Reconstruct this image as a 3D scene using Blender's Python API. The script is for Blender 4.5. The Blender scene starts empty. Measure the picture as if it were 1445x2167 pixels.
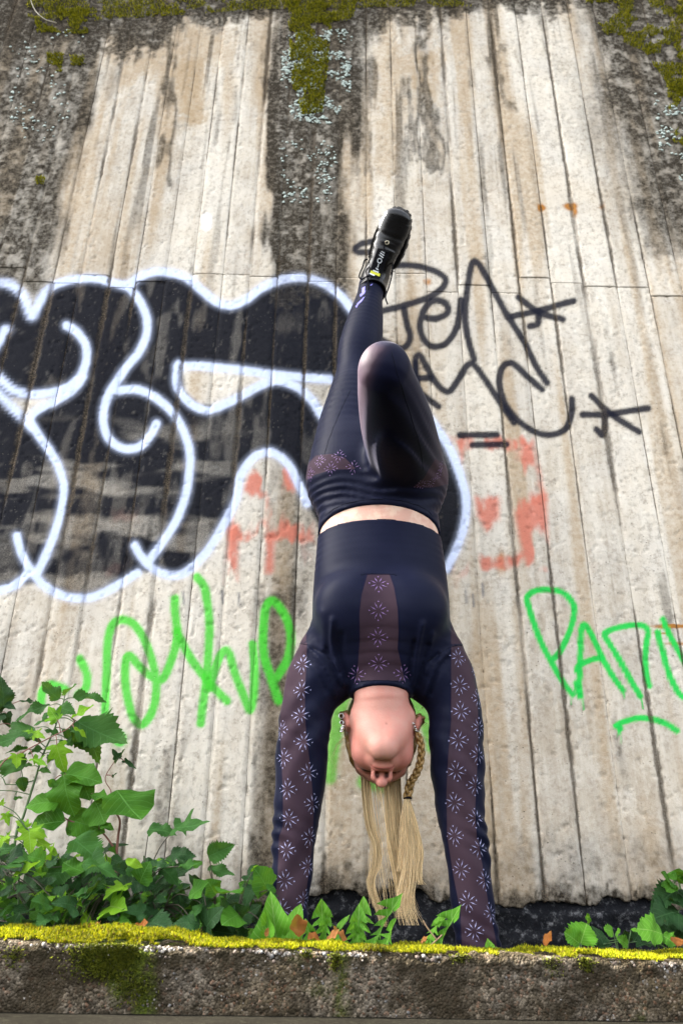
import bpy, math, random
import numpy as np
from mathutils import Vector, Matrix

# ------------------------------------------------------------------ camera
PW, PH = 1445.0, 2167.0          # photograph size: pixel numbers below refer to it
FPX = 1722.0
TILT, ROLL = math.radians(26.3), math.radians(0.8)
CAM = np.array([0.0, 0.0, 0.05])
_r0 = np.array([1.0, 0, 0]); _u0 = np.array([0, -math.sin(TILT), math.cos(TILT)])
FWD = np.array([0, math.cos(TILT), math.sin(TILT)])
RGT = math.cos(ROLL)*_r0 + math.sin(ROLL)*_u0
UPV = -math.sin(ROLL)*_r0 + math.cos(ROLL)*_u0
scene = bpy.context.scene
col = scene.collection
cd = bpy.data.cameras.new('camera'); cam = bpy.data.objects.new('camera', cd); col.objects.link(cam)
cam.matrix_world = Matrix(((RGT[0], UPV[0], -FWD[0], CAM[0]), (RGT[1], UPV[1], -FWD[1], CAM[1]),
                           (RGT[2], UPV[2], -FWD[2], CAM[2]), (0, 0, 0, 1)))
cd.sensor_fit = 'VERTICAL'; cd.sensor_height = 36.0; cd.sensor_width = 24.0
cd.lens = FPX/PH*36.0
cd.clip_start = 0.02; cd.clip_end = 2000
cd.dof.use_dof = True; cd.dof.focus_distance = 1.75; cd.dof.aperture_fstop = 5.6
scene.camera = cam

# ------------------------------------------------------------------ sky, sun, exposure
SUN = np.array([-0.72, 0.124, 0.66]); SUN = SUN/np.linalg.norm(SUN)      # direction towards the sun
elev = math.asin(SUN[2]); azim = math.atan2(SUN[0], SUN[1])
world = bpy.data.worlds.new('World'); scene.world = world; world.use_nodes = True
wn = world.node_tree; wn.nodes.clear()
sky = wn.nodes.new('ShaderNodeTexSky'); sky.sky_type = 'NISHITA'; sky.sun_disc = False
sky.sun_elevation = elev; sky.sun_rotation = azim; sky.dust_density = 4.0; sky.ozone_density = 0.6; sky.air_density = 1.0
hs = wn.nodes.new('ShaderNodeHueSaturation'); hs.inputs['Saturation'].default_value = 0.30
bg = wn.nodes.new('ShaderNodeBackground'); bg.inputs['Strength'].default_value = 0.11
wo = wn.nodes.new('ShaderNodeOutputWorld')
wn.links.new(sky.outputs[0], hs.inputs['Color']); wn.links.new(hs.outputs[0], bg.inputs[0]); wn.links.new(bg.outputs[0], wo.inputs[0])
sl = bpy.data.lights.new('sun', 'SUN'); sun = bpy.data.objects.new('sun', sl); col.objects.link(sun)
sl.energy = 5.0; sl.angle = math.radians(0.53); sl.color = (1.0, 0.94, 0.84)
sun.rotation_euler = Vector(SUN).to_track_quat('Z', 'Y').to_euler(); sun.location = (-3, 1, 6)
scene.view_settings.view_transform = 'Standard'; scene.view_settings.look = 'None'
scene.view_settings.gamma = 1.0; scene.view_settings.use_curve_mapping = False
scene.view_settings.exposure = 3.3
scene.cycles.max_bounces = 5; scene.cycles.transparent_max_bounces = 8
scene.cycles.use_denoising = True

# ------------------------------------------------------------------ photo pixel <-> place
def pray(u, v):
    d = RGT*((u-PW/2)/FPX) + UPV*((PH/2-v)/FPX) + FWD
    return d
def P(u, v, Y):                         # the point at depth Y (metres from the camera towards the wall) seen at photo pixel u, v
    d = pray(u, v); return CAM + d*(Y/d[1])
def proj(p):                            # points -> photo pixels
    q = np.asarray(p, float)-CAM
    dz = q@FWD
    return PW/2+FPX*(q@RGT)/dz, PH/2-FPX*(q@UPV)/dz
def mpp(p):                             # metres per photo pixel at a point
    return float((np.asarray(p)-CAM)@FWD)/FPX

# ------------------------------------------------------------------ helpers
rng = np.random.default_rng(7)
def _hash(ix, iy, iz, seed):
    h = (ix.astype(np.uint32)*np.uint32(374761393) + iy.astype(np.uint32)*np.uint32(668265263)
         + iz.astype(np.uint32)*np.uint32(2147483647 - 58721) + np.uint32((seed*97531+1013) & 0xffffffff))
    h = (h ^ (h >> np.uint32(13)))*np.uint32(1274126177)
    h = (h ^ (h >> np.uint32(15)))*np.uint32(2246822519)
    return ((h ^ (h >> np.uint32(16))) & np.uint32(0xffffff)).astype(np.float32)/np.float32(0xffffff)
def vnoise(p, s, seed=0):               # value noise 0..1, s = scale per metre (scalar or 3)
    q = np.asarray(p, np.float32)*np.asarray(s, np.float32)
    i = np.floor(q).astype(np.int64); f = (q-i).astype(np.float32); f = f*f*(3-2*f)
    i = i.astype(np.int64) & 0xffffffff
    out = 0
    for a in (0, 1):
        wx = f[:, 0] if a else 1-f[:, 0]
        for b in (0, 1):
            wy = f[:, 1] if b else 1-f[:, 1]
            for c in (0, 1):
                wz = f[:, 2] if c else 1-f[:, 2]
                out = out + wx*wy*wz*_hash((i[:, 0]+a) & 0xffffffff, (i[:, 1]+b) & 0xffffffff, (i[:, 2]+c) & 0xffffffff, seed)
    return out
def fbm(p, s, octv=4, seed=0, gain=0.55):
    s = np.asarray(s, float); t = 0; a = 1; n = 0
    for k in range(octv):
        t = t + a*vnoise(p, s*(2.03**k), seed+k*11); n += a; a *= gain
    return t/n
def sstep(a, b, x):
    t = np.clip((x-a)/(b-a), 0, 1); return t*t*(3-2*t)

def mesh_obj(name, verts, faces, mat=None, parent=None, smooth=True, attrs=None):
    me = bpy.data.meshes.new(name)
    verts = np.asarray(verts, np.float32)
    if isinstance(faces, np.ndarray) and faces.ndim == 2:
        k = faces.shape[1]; n = len(faces)
        me.vertices.add(len(verts)); me.vertices.foreach_set('co', verts.ravel())
        me.loops.add(n*k); me.loops.foreach_set('vertex_index', faces.astype(np.int32).ravel())
        me.polygons.add(n); me.polygons.foreach_set('loop_start', np.arange(0, n*k, k, dtype=np.int32))
        me.update(calc_edges=True)
    else:
        me.from_pydata(verts.tolist(), [], [list(map(int, f)) for f in faces]); me.update()
    if smooth: me.polygons.foreach_set('use_smooth', np.ones(len(me.polygons), bool))
    for nm, arr in (attrs or {}).items():
        arr = np.asarray(arr, np.float32)
        if arr.ndim == 2:
            at = me.attributes.new(nm, 'FLOAT_COLOR', 'POINT'); at.data.foreach_set('color', arr.ravel())
        else:
            at = me.attributes.new(nm, 'FLOAT', 'POINT'); at.data.foreach_set('value', arr)
    if mat: me.materials.append(mat)
    o = bpy.data.objects.new(name, me); col.objects.link(o)
    if parent is not None: o.parent = parent; o.matrix_parent_inverse = parent.matrix_world.inverted()
    return o
def empty(name, loc=(0, 0, 0)):
    o = bpy.data.objects.new(name, None); col.objects.link(o); o.location = loc; o.empty_display_size = 0.05
    o.matrix_world = Matrix.Translation(Vector([float(c) for c in loc])); return o
def tag(o, label=None, cat=None, group=None, kind=None):
    if label: o['label'] = label
    if cat: o['category'] = cat
    if group: o['group'] = group
    if kind: o['kind'] = kind
    return o
class MB:                               # collects pieces into one mesh
    def __init__(s): s.v = []; s.f = []; s.n = 0
    def add(s, v, f):
        v = np.asarray(v, float); s.v.append(v); s.f += [tuple(int(i)+s.n for i in q) for q in f]; s.n += len(v)
    def tube(s, pts, r, k=6, cap=True):
        v, f = tube(pts, r, k, cap); s.add(v, f)
    def build(s, name, mat, parent=None, smooth=True, attrs=None):
        return mesh_obj(name, np.vstack(s.v), s.f, mat, parent, smooth, attrs)
def norm(a): a = np.asarray(a, float); return a/(np.linalg.norm(a)+1e-12)
def tube(pts, r, k=6, cap=True):
    pts = np.asarray(pts, float); n = len(pts); r = np.broadcast_to(np.asarray(r, float), (n,))
    T = np.gradient(pts, axis=0); T /= np.linalg.norm(T, axis=1)[:, None]+1e-9
    a = np.array([0.31, 0.83, 0.46]); N = norm(np.cross(T[0], a)); vs = []
    for i in range(n):
        N = norm(N-T[i]*(N@T[i])); B = np.cross(T[i], N)
        for j in range(k):
            t = 2*math.pi*j/k; vs.append(pts[i]+r[i]*(math.cos(t)*N+math.sin(t)*B))
    fs = [(i*k+j, i*k+(j+1) % k, (i+1)*k+(j+1) % k, (i+1)*k+j) for i in range(n-1) for j in range(k)]
    if cap: fs += [tuple(range(k))[::-1], tuple(range((n-1)*k, n*k))]
    return np.array(vs), fs
def crom(pts, n=8, closed=False):       # Catmull-Rom through points (any dimension)
    p = np.asarray(pts, float)
    if len(p) < 3: return np.array([p[0]+(p[-1]-p[0])*t for t in np.linspace(0, 1, n+1)])
    q = np.vstack([2*p[0]-p[1], p, 2*p[-1]-p[-2]]); out = []
    for i in range(1, len(q)-2):
        for k in range(n):
            t = k/n
            out.append(0.5*((2*q[i])+(-q[i-1]+q[i+1])*t+(2*q[i-1]-5*q[i]+4*q[i+1]-q[i+2])*t*t+(-q[i-1]+3*q[i]-3*q[i+1]+q[i+2])*t**3))
    out.append(p[-1]); return np.array(out)

# ------------------------------------------------------------------ node helpers
class NT:
    def __init__(s, name):
        s.m = bpy.data.materials.new(name); s.m.use_nodes = True; s.t = s.m.node_tree; s.t.nodes.clear()
        s.out = s.t.nodes.new('ShaderNodeOutputMaterial'); s.b = s.t.nodes.new('ShaderNodeBsdfPrincipled')
        s.t.links.new(s.b.outputs[0], s.out.inputs[0])
    def set(s, **k):
        for a, v in k.items():
            i = s.b.inputs[a.replace('_', ' ')]
            if hasattr(v, 'is_output'): s.t.links.new(v, i)
            else: i.default_value = v
        return s
    def _in(s, sock, v):
        if hasattr(v, 'is_output'): s.t.links.new(v, sock)
        else: sock.default_value = v
    def attr(s, name):
        n = s.t.nodes.new('ShaderNodeAttribute'); n.attribute_name = name; return n
    def coord(s, kind='Object', scale=None):
        n = s.t.nodes.new('ShaderNodeTexCoord'); o = n.outputs[kind]
        if scale is not None:
            m = s.t.nodes.new('ShaderNodeMapping'); s.t.links.new(o, m.inputs[0]); m.inputs['Scale'].default_value = scale; o = m.outputs[0]
        return o
    def geo(s): return s.t.nodes.new('ShaderNodeNewGeometry')
    def noise(s, vec, scale, detail=4, rough=0.6, dist=0.0):
        n = s.t.nodes.new('ShaderNodeTexNoise'); s._in(n.inputs['Vector'], vec)
        n.inputs['Scale'].default_value = scale; n.inputs['Detail'].default_value = detail; n.inputs['Roughness'].default_value = rough
        n.inputs['Distortion'].default_value = dist; return n.outputs['Fac']
    def voro(s, vec, scale, feature='F1'):
        n = s.t.nodes.new('ShaderNodeTexVoronoi'); s._in(n.inputs['Vector'], vec); n.inputs['Scale'].default_value = scale; n.feature = feature
        return n
    def math(s, op, a, b=0.0, c=0.0, clamp=False):
        n = s.t.nodes.new('ShaderNodeMath'); n.operation = op; n.use_clamp = clamp
        for i, v in enumerate((a, b, c)): s._in(n.inputs[i], v)
        return n.outputs[0]
    def rng(s, v, a, b, c=0.0, d=1.0, smooth=True):
        n = s.t.nodes.new('ShaderNodeMapRange'); n.interpolation_type = 'SMOOTHSTEP' if smooth else 'LINEAR'
        s._in(n.inputs[0], v)
        for i, x in zip((1, 2, 3, 4), (a, b, c, d)): s._in(n.inputs[i], x)
        return n.outputs[0]
    def mix(s, f, a, b, mode='MIX'):
        n = s.t.nodes.new('ShaderNodeMix'); n.data_type = 'RGBA'; n.blend_type = mode; n.clamp_factor = True
        s._in(n.inputs[0], f)
        for i, x in ((6, a), (7, b)):
            if isinstance(x, tuple) and len(x) == 3: x = x+(1,)
            s._in(n.inputs[i], x)
        return n.outputs[2]
    def bump(s, h, strength=0.4, dist=0.003, prev=None):
        n = s.t.nodes.new('ShaderNodeBump'); s._in(n.inputs['Height'], h); n.inputs['Strength'].default_value = strength
        n.inputs['Distance'].default_value = dist
        if prev is not None: s.t.links.new(prev, n.inputs['Normal'])
        return n.outputs[0]
def simple(name, c, rough=0.6, var=0.15, scale=40, bump=0.0, **k):
    t = NT(name); v = t.coord(); n = t.noise(v, scale)
    cc = t.mix(n, tuple(x*(1-var) for x in c), tuple(min(1, x*(1+var)) for x in c))
    t.set(Base_Color=cc, Roughness=rough, **k)
    if bump: t.set(Normal=t.bump(n, bump, 0.002))
    return t.m
# ================================================================== the wall
WY, WTOP, ZJ = 2.15, 3.62, 2.0
A = lambda *q: [(x*0.526, 540+y*0.526) for x, y in q]
B = lambda *q: [(700+x*0.5156, 480+y*0.5156) for x, y in q]
Cc = lambda *q: [(60+x*0.4567, 1200+y*0.4567) for x, y in q]
D = lambda *q: [(1050+x*0.2734, 1200+y*0.2734) for x, y in q]

def seg_dist(px, py, poly):             # distance from points to a polyline
    d = np.full(len(px), 1e9, np.float32)
    for (x0, y0), (x1, y1) in zip(poly[:-1], poly[1:]):
        dx, dy = x1-x0, y1-y0; L = dx*dx+dy*dy+1e-9
        t = np.clip(((px-x0)*dx+(py-y0)*dy)/L, 0, 1)
        d = np.minimum(d, (px-x0-t*dx)**2+(py-y0-t*dy)**2)
    return np.sqrt(d)
def inside(px, py, poly):
    r = np.zeros(len(px), bool); n = len(poly)
    for i in range(n):
        x0, y0 = poly[i]; x1, y1 = poly[(i+1) % n]
        if y0 == y1: continue
        c = ((y0 > py) != (y1 > py)) & (px < (x1-x0)*(py-y0)/(y1-y0)+x0)
        r ^= c
    return r
def sdist(px, py, poly):                # signed distance, positive inside
    d = seg_dist(px, py, list(poly)+[poly[0]])
    return np.where(inside(px, py, poly), d, -d)
def pmask(px, py, poly, soft):
    out = np.zeros(len(px), np.float32)
    q = np.array(poly); m = (px > q[:, 0].min()-soft) & (px < q[:, 0].max()+soft) & (py > q[:, 1].min()-soft) & (py < q[:, 1].max()+soft)
    if m.any(): out[m] = sstep(-soft, soft, sdist(px[m], py[m], poly))
    return out

# --- spray paint, traced as strokes on the wall plane
outer_top = A((-60, 110), (0, 110), (50, 122), (95, 165), (128, 245), (150, 210), (200, 137), (280, 102), (380, 95), (450, 110), (515, 122),
              (560, 90), (630, 70), (700, 75), (760, 100), (820, 150), (870, 190), (930, 205), (990, 180), (1060, 130), (1140, 100), (1220, 92),
              (1300, 115), (1370, 165), (1420, 230))
right_arc = [(760, 680), (790, 735), (850, 805), (905, 880), (948, 945), (976, 1015), (986, 1065), (981, 1115), (966, 1160), (945, 1205)]
arch = A((1235, 1000), (1200, 920), (1170, 860), (1130, 815), (1080, 795), (1030, 810), (990, 850), (965, 900), (950, 980), (920, 1050), (870, 1140),
         (820, 1210), (750, 1275), (690, 1290), (620, 1265), (570, 1215), (545, 1170))
bottom_l = A((555, 1280), (470, 1330), (390, 1370), (310, 1380), (240, 1365), (170, 1320), (120, 1260), (85, 1190), (70, 1130))
black_fill = [tuple(p) for p in np.vstack([crom(outer_top, 4), crom(right_arc, 4), [(890, 1240), (770, 1235), (690, 1150)], crom(arch[:-2], 4),
                                          crom(bottom_l[:-3], 4), A((60, 1330), (-60, 1350))])]
cut1 = A((735, 455), (800, 455), (950, 470), (1100, 490), (1040, 525), (960, 568), (880, 610), (800, 605), (745, 550))
cut2 = A((1170, 512), (1370, 512), (1345, 610), (1305, 640), (1250, 572))
cut3 = A((20, 572), (120, 580), (215, 568), (290, 530), (250, 585), (165, 620), (120, 650), (80, 640))
white = [crom(outer_top, 6), crom(right_arc, 6), crom(arch, 6), crom(bottom_l, 6), crom(A((-60, 1365), (0, 1350), (60, 1330), (120, 1275)), 6),
    crom(A((515, 125), (560, 180), (590, 250), (590, 320), (560, 390), (510, 450), (470, 510), (440, 560), (420, 620), (420, 690), (450, 750), (510, 780), (570, 765), (610, 720), (630, 680)), 6),
    crom(A((470, 545), (550, 540), (620, 570), (690, 630), (740, 710), (765, 800), (760, 900), (745, 980), (710, 1070), (660, 1150), (600, 1235)), 6),
    crom(A((270, 285), (310, 310), (345, 360), (350, 420), (330, 480), (280, 530), (200, 555), (120, 560), (60, 545), (10, 505), (-40, 450)), 6),
    crom(A((-30, 390), (0, 345), (18, 305), (30, 300)), 6),
    crom(A((335, 490), (300, 540), (230, 585), (160, 620), (125, 660), (150, 715), (200, 785), (240, 860), (260, 940), (250, 1020), (225, 1110), (190, 1200), (155, 1275)), 6),
    crom(A((-30, 540), (0, 562), (50, 612), (100, 660), (130, 695)), 6),
    crom(A((715, 450), (800, 447), (950, 462), (1100, 482), (1250, 497), (1380, 505)), 6),
    crom(A((722, 440), (710, 500), (725, 550), (770, 600), (830, 625), (890, 610), (960, 575), (1040, 530), (1110, 508), (1190, 530), (1250, 580), (1290, 640), (1345, 720)), 6),
    crom(A((1310, 650), (1345, 605), (1390, 560)), 6)]
tagk = [B((170, 62), (130, 68), (103, 87), (110, 104), (160, 105)), B((240, 158), (340, 160), (420, 180), (468, 213), (455, 253), (400, 290), (310, 320), (190, 350)),
    B((300, 340), (312, 400), (325, 450), (310, 488), (270, 495), (190, 455)),
    B((372, 368), (430, 377), (478, 352), (470, 315), (430, 303), (388, 330), (365, 400), (380, 460), (420, 492), (470, 480), (508, 430), (525, 370), (532, 300)),
    B((587, 545), (560, 450), (550, 360), (560, 250), (578, 155), (602, 150), (650, 230), (720, 360), (790, 470), (840, 570), (885, 640)),
    B((770, 290), (850, 350), (950, 382)), B((745, 368), (850, 345), (995, 305)), B((850, 350), (848, 398), (815, 408)),
    B((345, 600), (347, 545), (362, 525), (390, 570), (430, 640), (480, 678), (520, 630), (560, 568), (590, 570), (640, 640), (700, 730), (750, 805)),
    B((347, 560), (352, 620), (368, 680), (440, 738)), B((350, 622), (408, 620)),
    B((865, 668), (800, 610), (740, 560), (702, 580), (690, 640), (710, 720), (760, 790), (830, 840), (900, 855), (960, 830), (985, 770), (988, 708)),
    B((1068, 695), (1150, 770), (1262, 842)), B((1032, 772), (1130, 770), (1300, 745)), B((1125, 770), (1118, 852), (1088, 832)),
    B((528, 856), (680, 855)), B((580, 897), (718, 893))]
greenL = [Cc((60, 640), (70, 570), (110, 545), (170, 565)), Cc((240, 425), (270, 490), (268, 560), (232, 592)),
    Cc((355, 745), (360, 600), (365, 450), (370, 340), (390, 270), (430, 245), (490, 265), (540, 340), (570, 420), (590, 500), (592, 600), (570, 680), (528, 730), (490, 700),
       (465, 620), (450, 520), (455, 430), (475, 415), (520, 465), (580, 515), (620, 520), (650, 470), (680, 380), (690, 300), (680, 200), (680, 148)),
    Cc((782, 48), (815, 90), (832, 180), (840, 280), (835, 400), (825, 520), (810, 640), (800, 725)), Cc((690, 300), (740, 400), (800, 490), (860, 560), (922, 622)),
    Cc((840, 560), (870, 460), (900, 395), (930, 400), (960, 500), (1000, 600), (1027, 662), (1045, 580), (1047, 450), (1040, 360)),
    Cc((1150, 515), (1205, 420), (1215, 300), (1180, 210), (1132, 160), (1100, 190), (1090, 280), (1090, 400), (1120, 500), (1160, 620)), Cc((424, 792), (426, 802))]
greenH = [[(735, 1450), (720, 1500), (709, 1560), (700, 1610), (697, 1645)], [(860, 1460), (890, 1505), (912, 1560), (915, 1580)], [(770, 1655), (810, 1662)]]
greenR = [D((590, 985), (520, 900), (430, 750), (350, 600), (290, 440), (243, 290), (240, 230), (300, 185), (400, 175), (500, 190), (570, 250), (600, 330), (580, 450), (530, 580), (480, 670), (420, 728)),
    D((645, 1000), (640, 900), (645, 750), (650, 600), (655, 480), (680, 447), (720, 500), (780, 620), (830, 730), (900, 850), (975, 955)), D((622, 800), (640, 760), (740, 715), (815, 705)),
    D((612, 900), (640, 990)), D((1110, 1000), (1050, 900), (960, 740), (870, 590), (833, 525), (860, 498), (960, 465), (1080, 450), (1150, 465), (1172, 510), (1157, 600), (1150, 720), (1160, 840), (1182, 920)),
    D((1245, 505), (1280, 640), (1320, 790), (1370, 910), (1440, 1005), (1560, 1010)), D((1285, 405), (1340, 530), (1400, 640), (1450, 730), (1520, 830)),
    D((925, 1228), (990, 1195), (1100, 1170), (1210, 1180), (1310, 1215), (1392, 1268)), D((935, 1235), (960, 1250))]
drips = [D((580, 1000), (580, 1062)), D((655, 1000), (672, 1105)), D((1115, 1000), (1130, 1095)), D((980, 950), (982, 1012)), D((948, 1220), (961, 1375)), D((940, 1220), (938, 1310))]
red = [B((470, 850), (560, 848), (535, 950), (515, 960)), B((745, 862), (830, 865), (870, 1050), (885, 1105), (820, 1125), (770, 1000)), B((590, 1098), (690, 1088), (690, 1180), (640, 1240), (600, 1170)),
    B((700, 1090), (885, 1090), (892, 1385), (800, 1385), (770, 1260), (750, 1160)), B((590, 1330), (800, 1335), (770, 1385), (620, 1392)), B((500, 1390), (570, 1358), (545, 1410), (510, 1460)),
    B((560, 850), (800, 860), (800, 900), (560, 905)),
    A((1000, 870), (1170, 850), (1195, 940), (1130, 930), (1145, 1080), (1105, 1090), (1100, 1260), (1068, 1260), (1075, 960), (1000, 960), (965, 1080), (955, 1295), (905, 1305), (920, 1080)),
    A((905, 1070), (1250, 1065), (1260, 1140), (920, 1125)), A((1215, 1050), (1265, 1050), (1255, 1290), (1215, 1290)), A((440, 1000), (570, 1010), (560, 1060), (460, 1050)), A((420, 1230), (520, 1230), (500, 1270), (430, 1270))]

greenL, greenH, greenR, tagk = [[crom(q, 6) for q in L] for L in (greenL, greenH, greenR, tagk)]
def wall_fields(p):
    """paint (rgb + cover), stain (grime, ochre, rust, joint left 0), moss for points on the wall"""
    n = len(p); u, v = proj(p); u = u.astype(np.float32); v = v.astype(np.float32)
    q = np.stack([p[:, 0], p[:, 2], np.zeros(n)], 1)
    wob = (fbm(q, 60, 2, 5)-0.5)*7
    rgb = np.zeros((n, 3), np.float32); cov = np.zeros(n, np.float32)
    def over(c, a):
        nonlocal rgb, cov
        a = np.clip(a, 0, 1); na = a+cov*(1-a)
        rgb = np.where(na[:, None] > 1e-4, (np.asarray(c, np.float32)*a[:, None]+rgb*(cov*(1-a))[:, None])/np.maximum(na, 1e-4)[:, None], rgb); cov = na
    def stroke(pts, c, w, soft, op=1.0, halo=0.0, hw=2.2):
        pts = np.asarray(pts); R = w*hw+soft+6
        m = (u > pts[:, 0].min()-R) & (u < pts[:, 0].max()+R) & (v > pts[:, 1].min()-R) & (v < pts[:, 1].max()+R)
        if not m.any(): return
        d = seg_dist(u[m], v[m], [tuple(x) for x in pts])+wob[m]*0.25
        a = np.zeros(n, np.float32)
        a[m] = np.maximum(op*(1-sstep(w-soft, w+soft, d)), halo*(1-sstep(w*0.7, w*hw, d))); over(c, a)
    # red house paint, worn
    wear = fbm(q, (26, 9, 1), 3, 21); drip = vnoise(q, (70, 3, 1), 33)
    for k, r in enumerate(red):
        a = pmask(u, v+wob*1.6-drip*14, r, 9); over((0.50, 0.155, 0.105), a*sstep(0.34, 0.58, wear)*(0.90 if k not in (9, 10, 11) else 0.35))
    # black fill with dry-rolled, faded patches
    a = pmask(u, v+wob*0.4, black_fill, 7)
    for c in (cut1, cut2, cut3): a *= 1-pmask(u, v, c, 7)
    fade = sstep(0.50, 0.72, fbm(q, (5, 16, 1), 3, 44))*np.clip(1.2-np.abs(u-230)/330, 0, 1)*sstep(860, 960, v)
    fade2 = sstep(0.58, 0.74, fbm(q, (20, 6, 1), 3, 45))*0.7
    chip = sstep(0.74, 0.82, fbm(q, (110, 60, 1), 2, 46))*0.6
    a = a*(1-0.36*fade)*(1-fade2*0.15)*(1-chip*0.12)
    over((0.0050, 0.0060, 0.0100), a*0.99)
    for pts in white: stroke(pts, (0.56, 0.63, 0.82), 9.0, 4.2, 0.94, 0.20, 2.3)
    for k, pts in enumerate(greenL): stroke(pts, (0.055, 0.47, 0.03), 9.2 if k < 7 else 15, 3.6, 0.90, 0.16, 1.9)
    for pts in greenH: stroke(pts, (0.10, 0.40, 0.03), 15, 7, 0.8, 0.1)
    for pts in greenR: stroke(pts, (0.014, 0.47, 0.065), 6.6, 2.2, 0.97, 0.16, 1.9)
    for pts in drips: stroke(pts, (0.014, 0.47, 0.065), 1.8, 1.2, 0.95)
    for pts in tagk: stroke(pts, (0.009, 0.010, 0.018), 7.3, 3.0, 0.95, 0.12, 1.9)
    stroke([(437, 462), (438, 478)], (0.74, 0.77, 0.84), 9, 6, 0.9)
    for (x, y) in [(862, 1300), (1000, 1270), (1020, 1248), (985, 1262), (470, 1262), (505, 1268), (388, 1265)]:
        stroke([(x, y-12), (x+2, y+14)], (0.09, 0.10, 0.12), 2.2, 2, 0.7)
    # grime, ochre water marks, rust
    big = fbm(q, (3.0, 1.6, 1), 4, 60); med = fbm(q, (14, 5, 1), 4, 61); str_ = fbm(q, (22, 1.1, 1), 3, 62); fine = fbm(q, 38, 3, 63)
    g = np.zeros(n, np.float32)
    jig = (med-0.5)*90+(str_-0.5)*70
    U = u+jig; V = v+(big-0.5)*120+(str_-0.5)*70+(fine-0.5)*60
    def blot(poly, soft, s, lo=0.25, hi=0.6, f=fine):
        nonlocal g
        a = pmask(U, V, poly, soft)*s*(0.62+0.38*sstep(lo, hi, f)); g = 1-(1-g)*(1-np.clip(a, 0, 1))
    blot([(-80, -40), (215, -40), (215, 140), (160, 300), (125, 460), (95, 640), (-80, 660)], 30, 0.92)
    blot([(-80, 640), (60, 640), (40, 900), (-80, 900)], 40, 0.35)
    blot([(-80, -60), (1500, -60), (1500, 26), (1150, 24), (930, 46), (600, 40), (420, 60), (270, 92), (-80, 90)], 16, 0.96, 0.1, 0.5)
    blot([(590, 20), (755, 20), (765, 260), (720, 420), (740, 640), (560, 640), (570, 260)], 26, 0.93, 0.15, 0.45)
    blot([(563, 150), (602, 150), (600, 620), (560, 620)], 13, 0.95, 0.0, 0.4)
    blot([(705, 40), (778, 40), (770, 200), (740, 330), (715, 330)], 14, 0.75)
    blot([(560, 620), (700, 620), (690, 1250), (560, 1250)], 40, 0.45)
    blot([(535, 1240), (640, 1240), (625, 1930), (500, 1930), (525, 1500)], 26, 0.82, 0.3, 0.62, fbm(q, (30, 8, 1), 3, 64))
    blot([(1225, -20), (1500, -20), (1500, 560), (1370, 430), (1290, 240)], 40, 0.95)
    blot([(1180, 150), (1300, 200), (1420, 480), (1330, 520), (1230, 300)], 50, 0.45)
    blot([(1340, 420), (1500, 420), (1500, 570), (1360, 540)], 20, 0.7)
    blot([(880, 60), (902, 60), (897, 330), (884, 330)], 10, 0.8, 0.0, 0.4)
    blot([(772, 90), (786, 90), (778, 370), (768, 370)], 8, 0.6, 0.0, 0.4)
    blot([(1055, 130), (1085, 130), (1085, 240), (1060, 240)], 9, 0.6)
    blot([(355, 70), (378, 70), (356, 420), (342, 420)], 8, 0.75, 0.0, 0.4)
    blot([(-80, 1290), (30, 1290), (30, 1600), (-80, 1600)], 40, 0.25)
    blot([(340, 1560), (380, 1560), (370, 1790), (345, 1790)], 14, 0.5)
    blot([(-80, 1790), (1600, 1790), (1600, 2100), (-80, 2100)], 45, 0.42, 0.45, 0.7)
    blot([(640, 1820), (760, 1850), (760, 2000), (600, 2000)], 22, 0.75, 0.3, 0.6)
    blot([(-80, 1880), (1600, 1890), (1600, 2100), (-80, 2100)], 14, 0.6, 0.3, 0.6)
    g = np.maximum(g, 0.55*sstep(0.60, 0.78, str_)*sstep(0.45, 0.7, med))
    run = fbm(q, (34, 0.55, 1), 3, 66); brk = fbm(q, (30, 3.2, 1), 3, 67)
    g = np.maximum(g, (0.12+0.58*sstep(900, 100, v))*sstep(0.57, 0.70, run)*sstep(0.36, 0.62, brk))
    oc = np.zeros(n, np.float32)
    for poly, s in (([(365, 100), (455, 100), (440, 260), (372, 260)], 0.75), ([(225, 60), (500, 50), (470, 140), (240, 150)], 0.55), ([(785, 80), (885, 80), (872, 380), (800, 400)], 0.6),
                    ([(880, 90), (925, 90), (915, 200), (885, 200)], 0.7), ([(830, 380), (1500, 340), (1500, 460), (830, 470)], 0.15), ([(690, 1450), (960, 1450), (1010, 1900), (680, 1900)], 0.42),
                    ([(1060, 1500), (1445, 1500), (1445, 1800), (1060, 1800)], 0.12), ([(130, 420), (260, 420), (240, 570), (120, 570)], 0.35)):
        oc = np.maximum(oc, pmask(U, V, poly, 22)*s)
    oc = np.maximum(oc, 0.62*sstep(0.50, 0.72, fbm(q, (13, 0.8, 1), 3, 71)))
    ru = np.zeros(n, np.float32)
    for (x, y, sx, sy, s) in [(1145, 441, 9, 9, 0.8), (1207, 437, 13, 8, 1.0), (1272, 437, 7, 8, 0.5), (1215, 447, 6, 14, 0.6), (1420, 1325, 42, 4.5, 0.95), (1400, 1340, 22, 3, 0.6), (1430, 1362, 26, 4, 0.6), (905, 596, 10, 8, 0.5), (1060, 1190, 10, 30, 0.5)]:
        ru = np.maximum(ru, s*np.exp(-((u-x+wob)/sx)**2-((v-y+wob*0.6)/sy)**2))
    # an old patched hole
    hole = np.exp(-((u-1032)/17)**2-((v-1793)/22)**2)
    g = np.maximum(g, hole*0.6*sstep(0.35, 0.6, fine)); cov = cov*(1-0.5*sstep(0.75, 0.95, g)*0.6)
    tone = 0.5+(fbm(q, (1.6, 0.9, 1), 3, 80)-0.5)*1.1+(str_-0.5)*0.9
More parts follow.
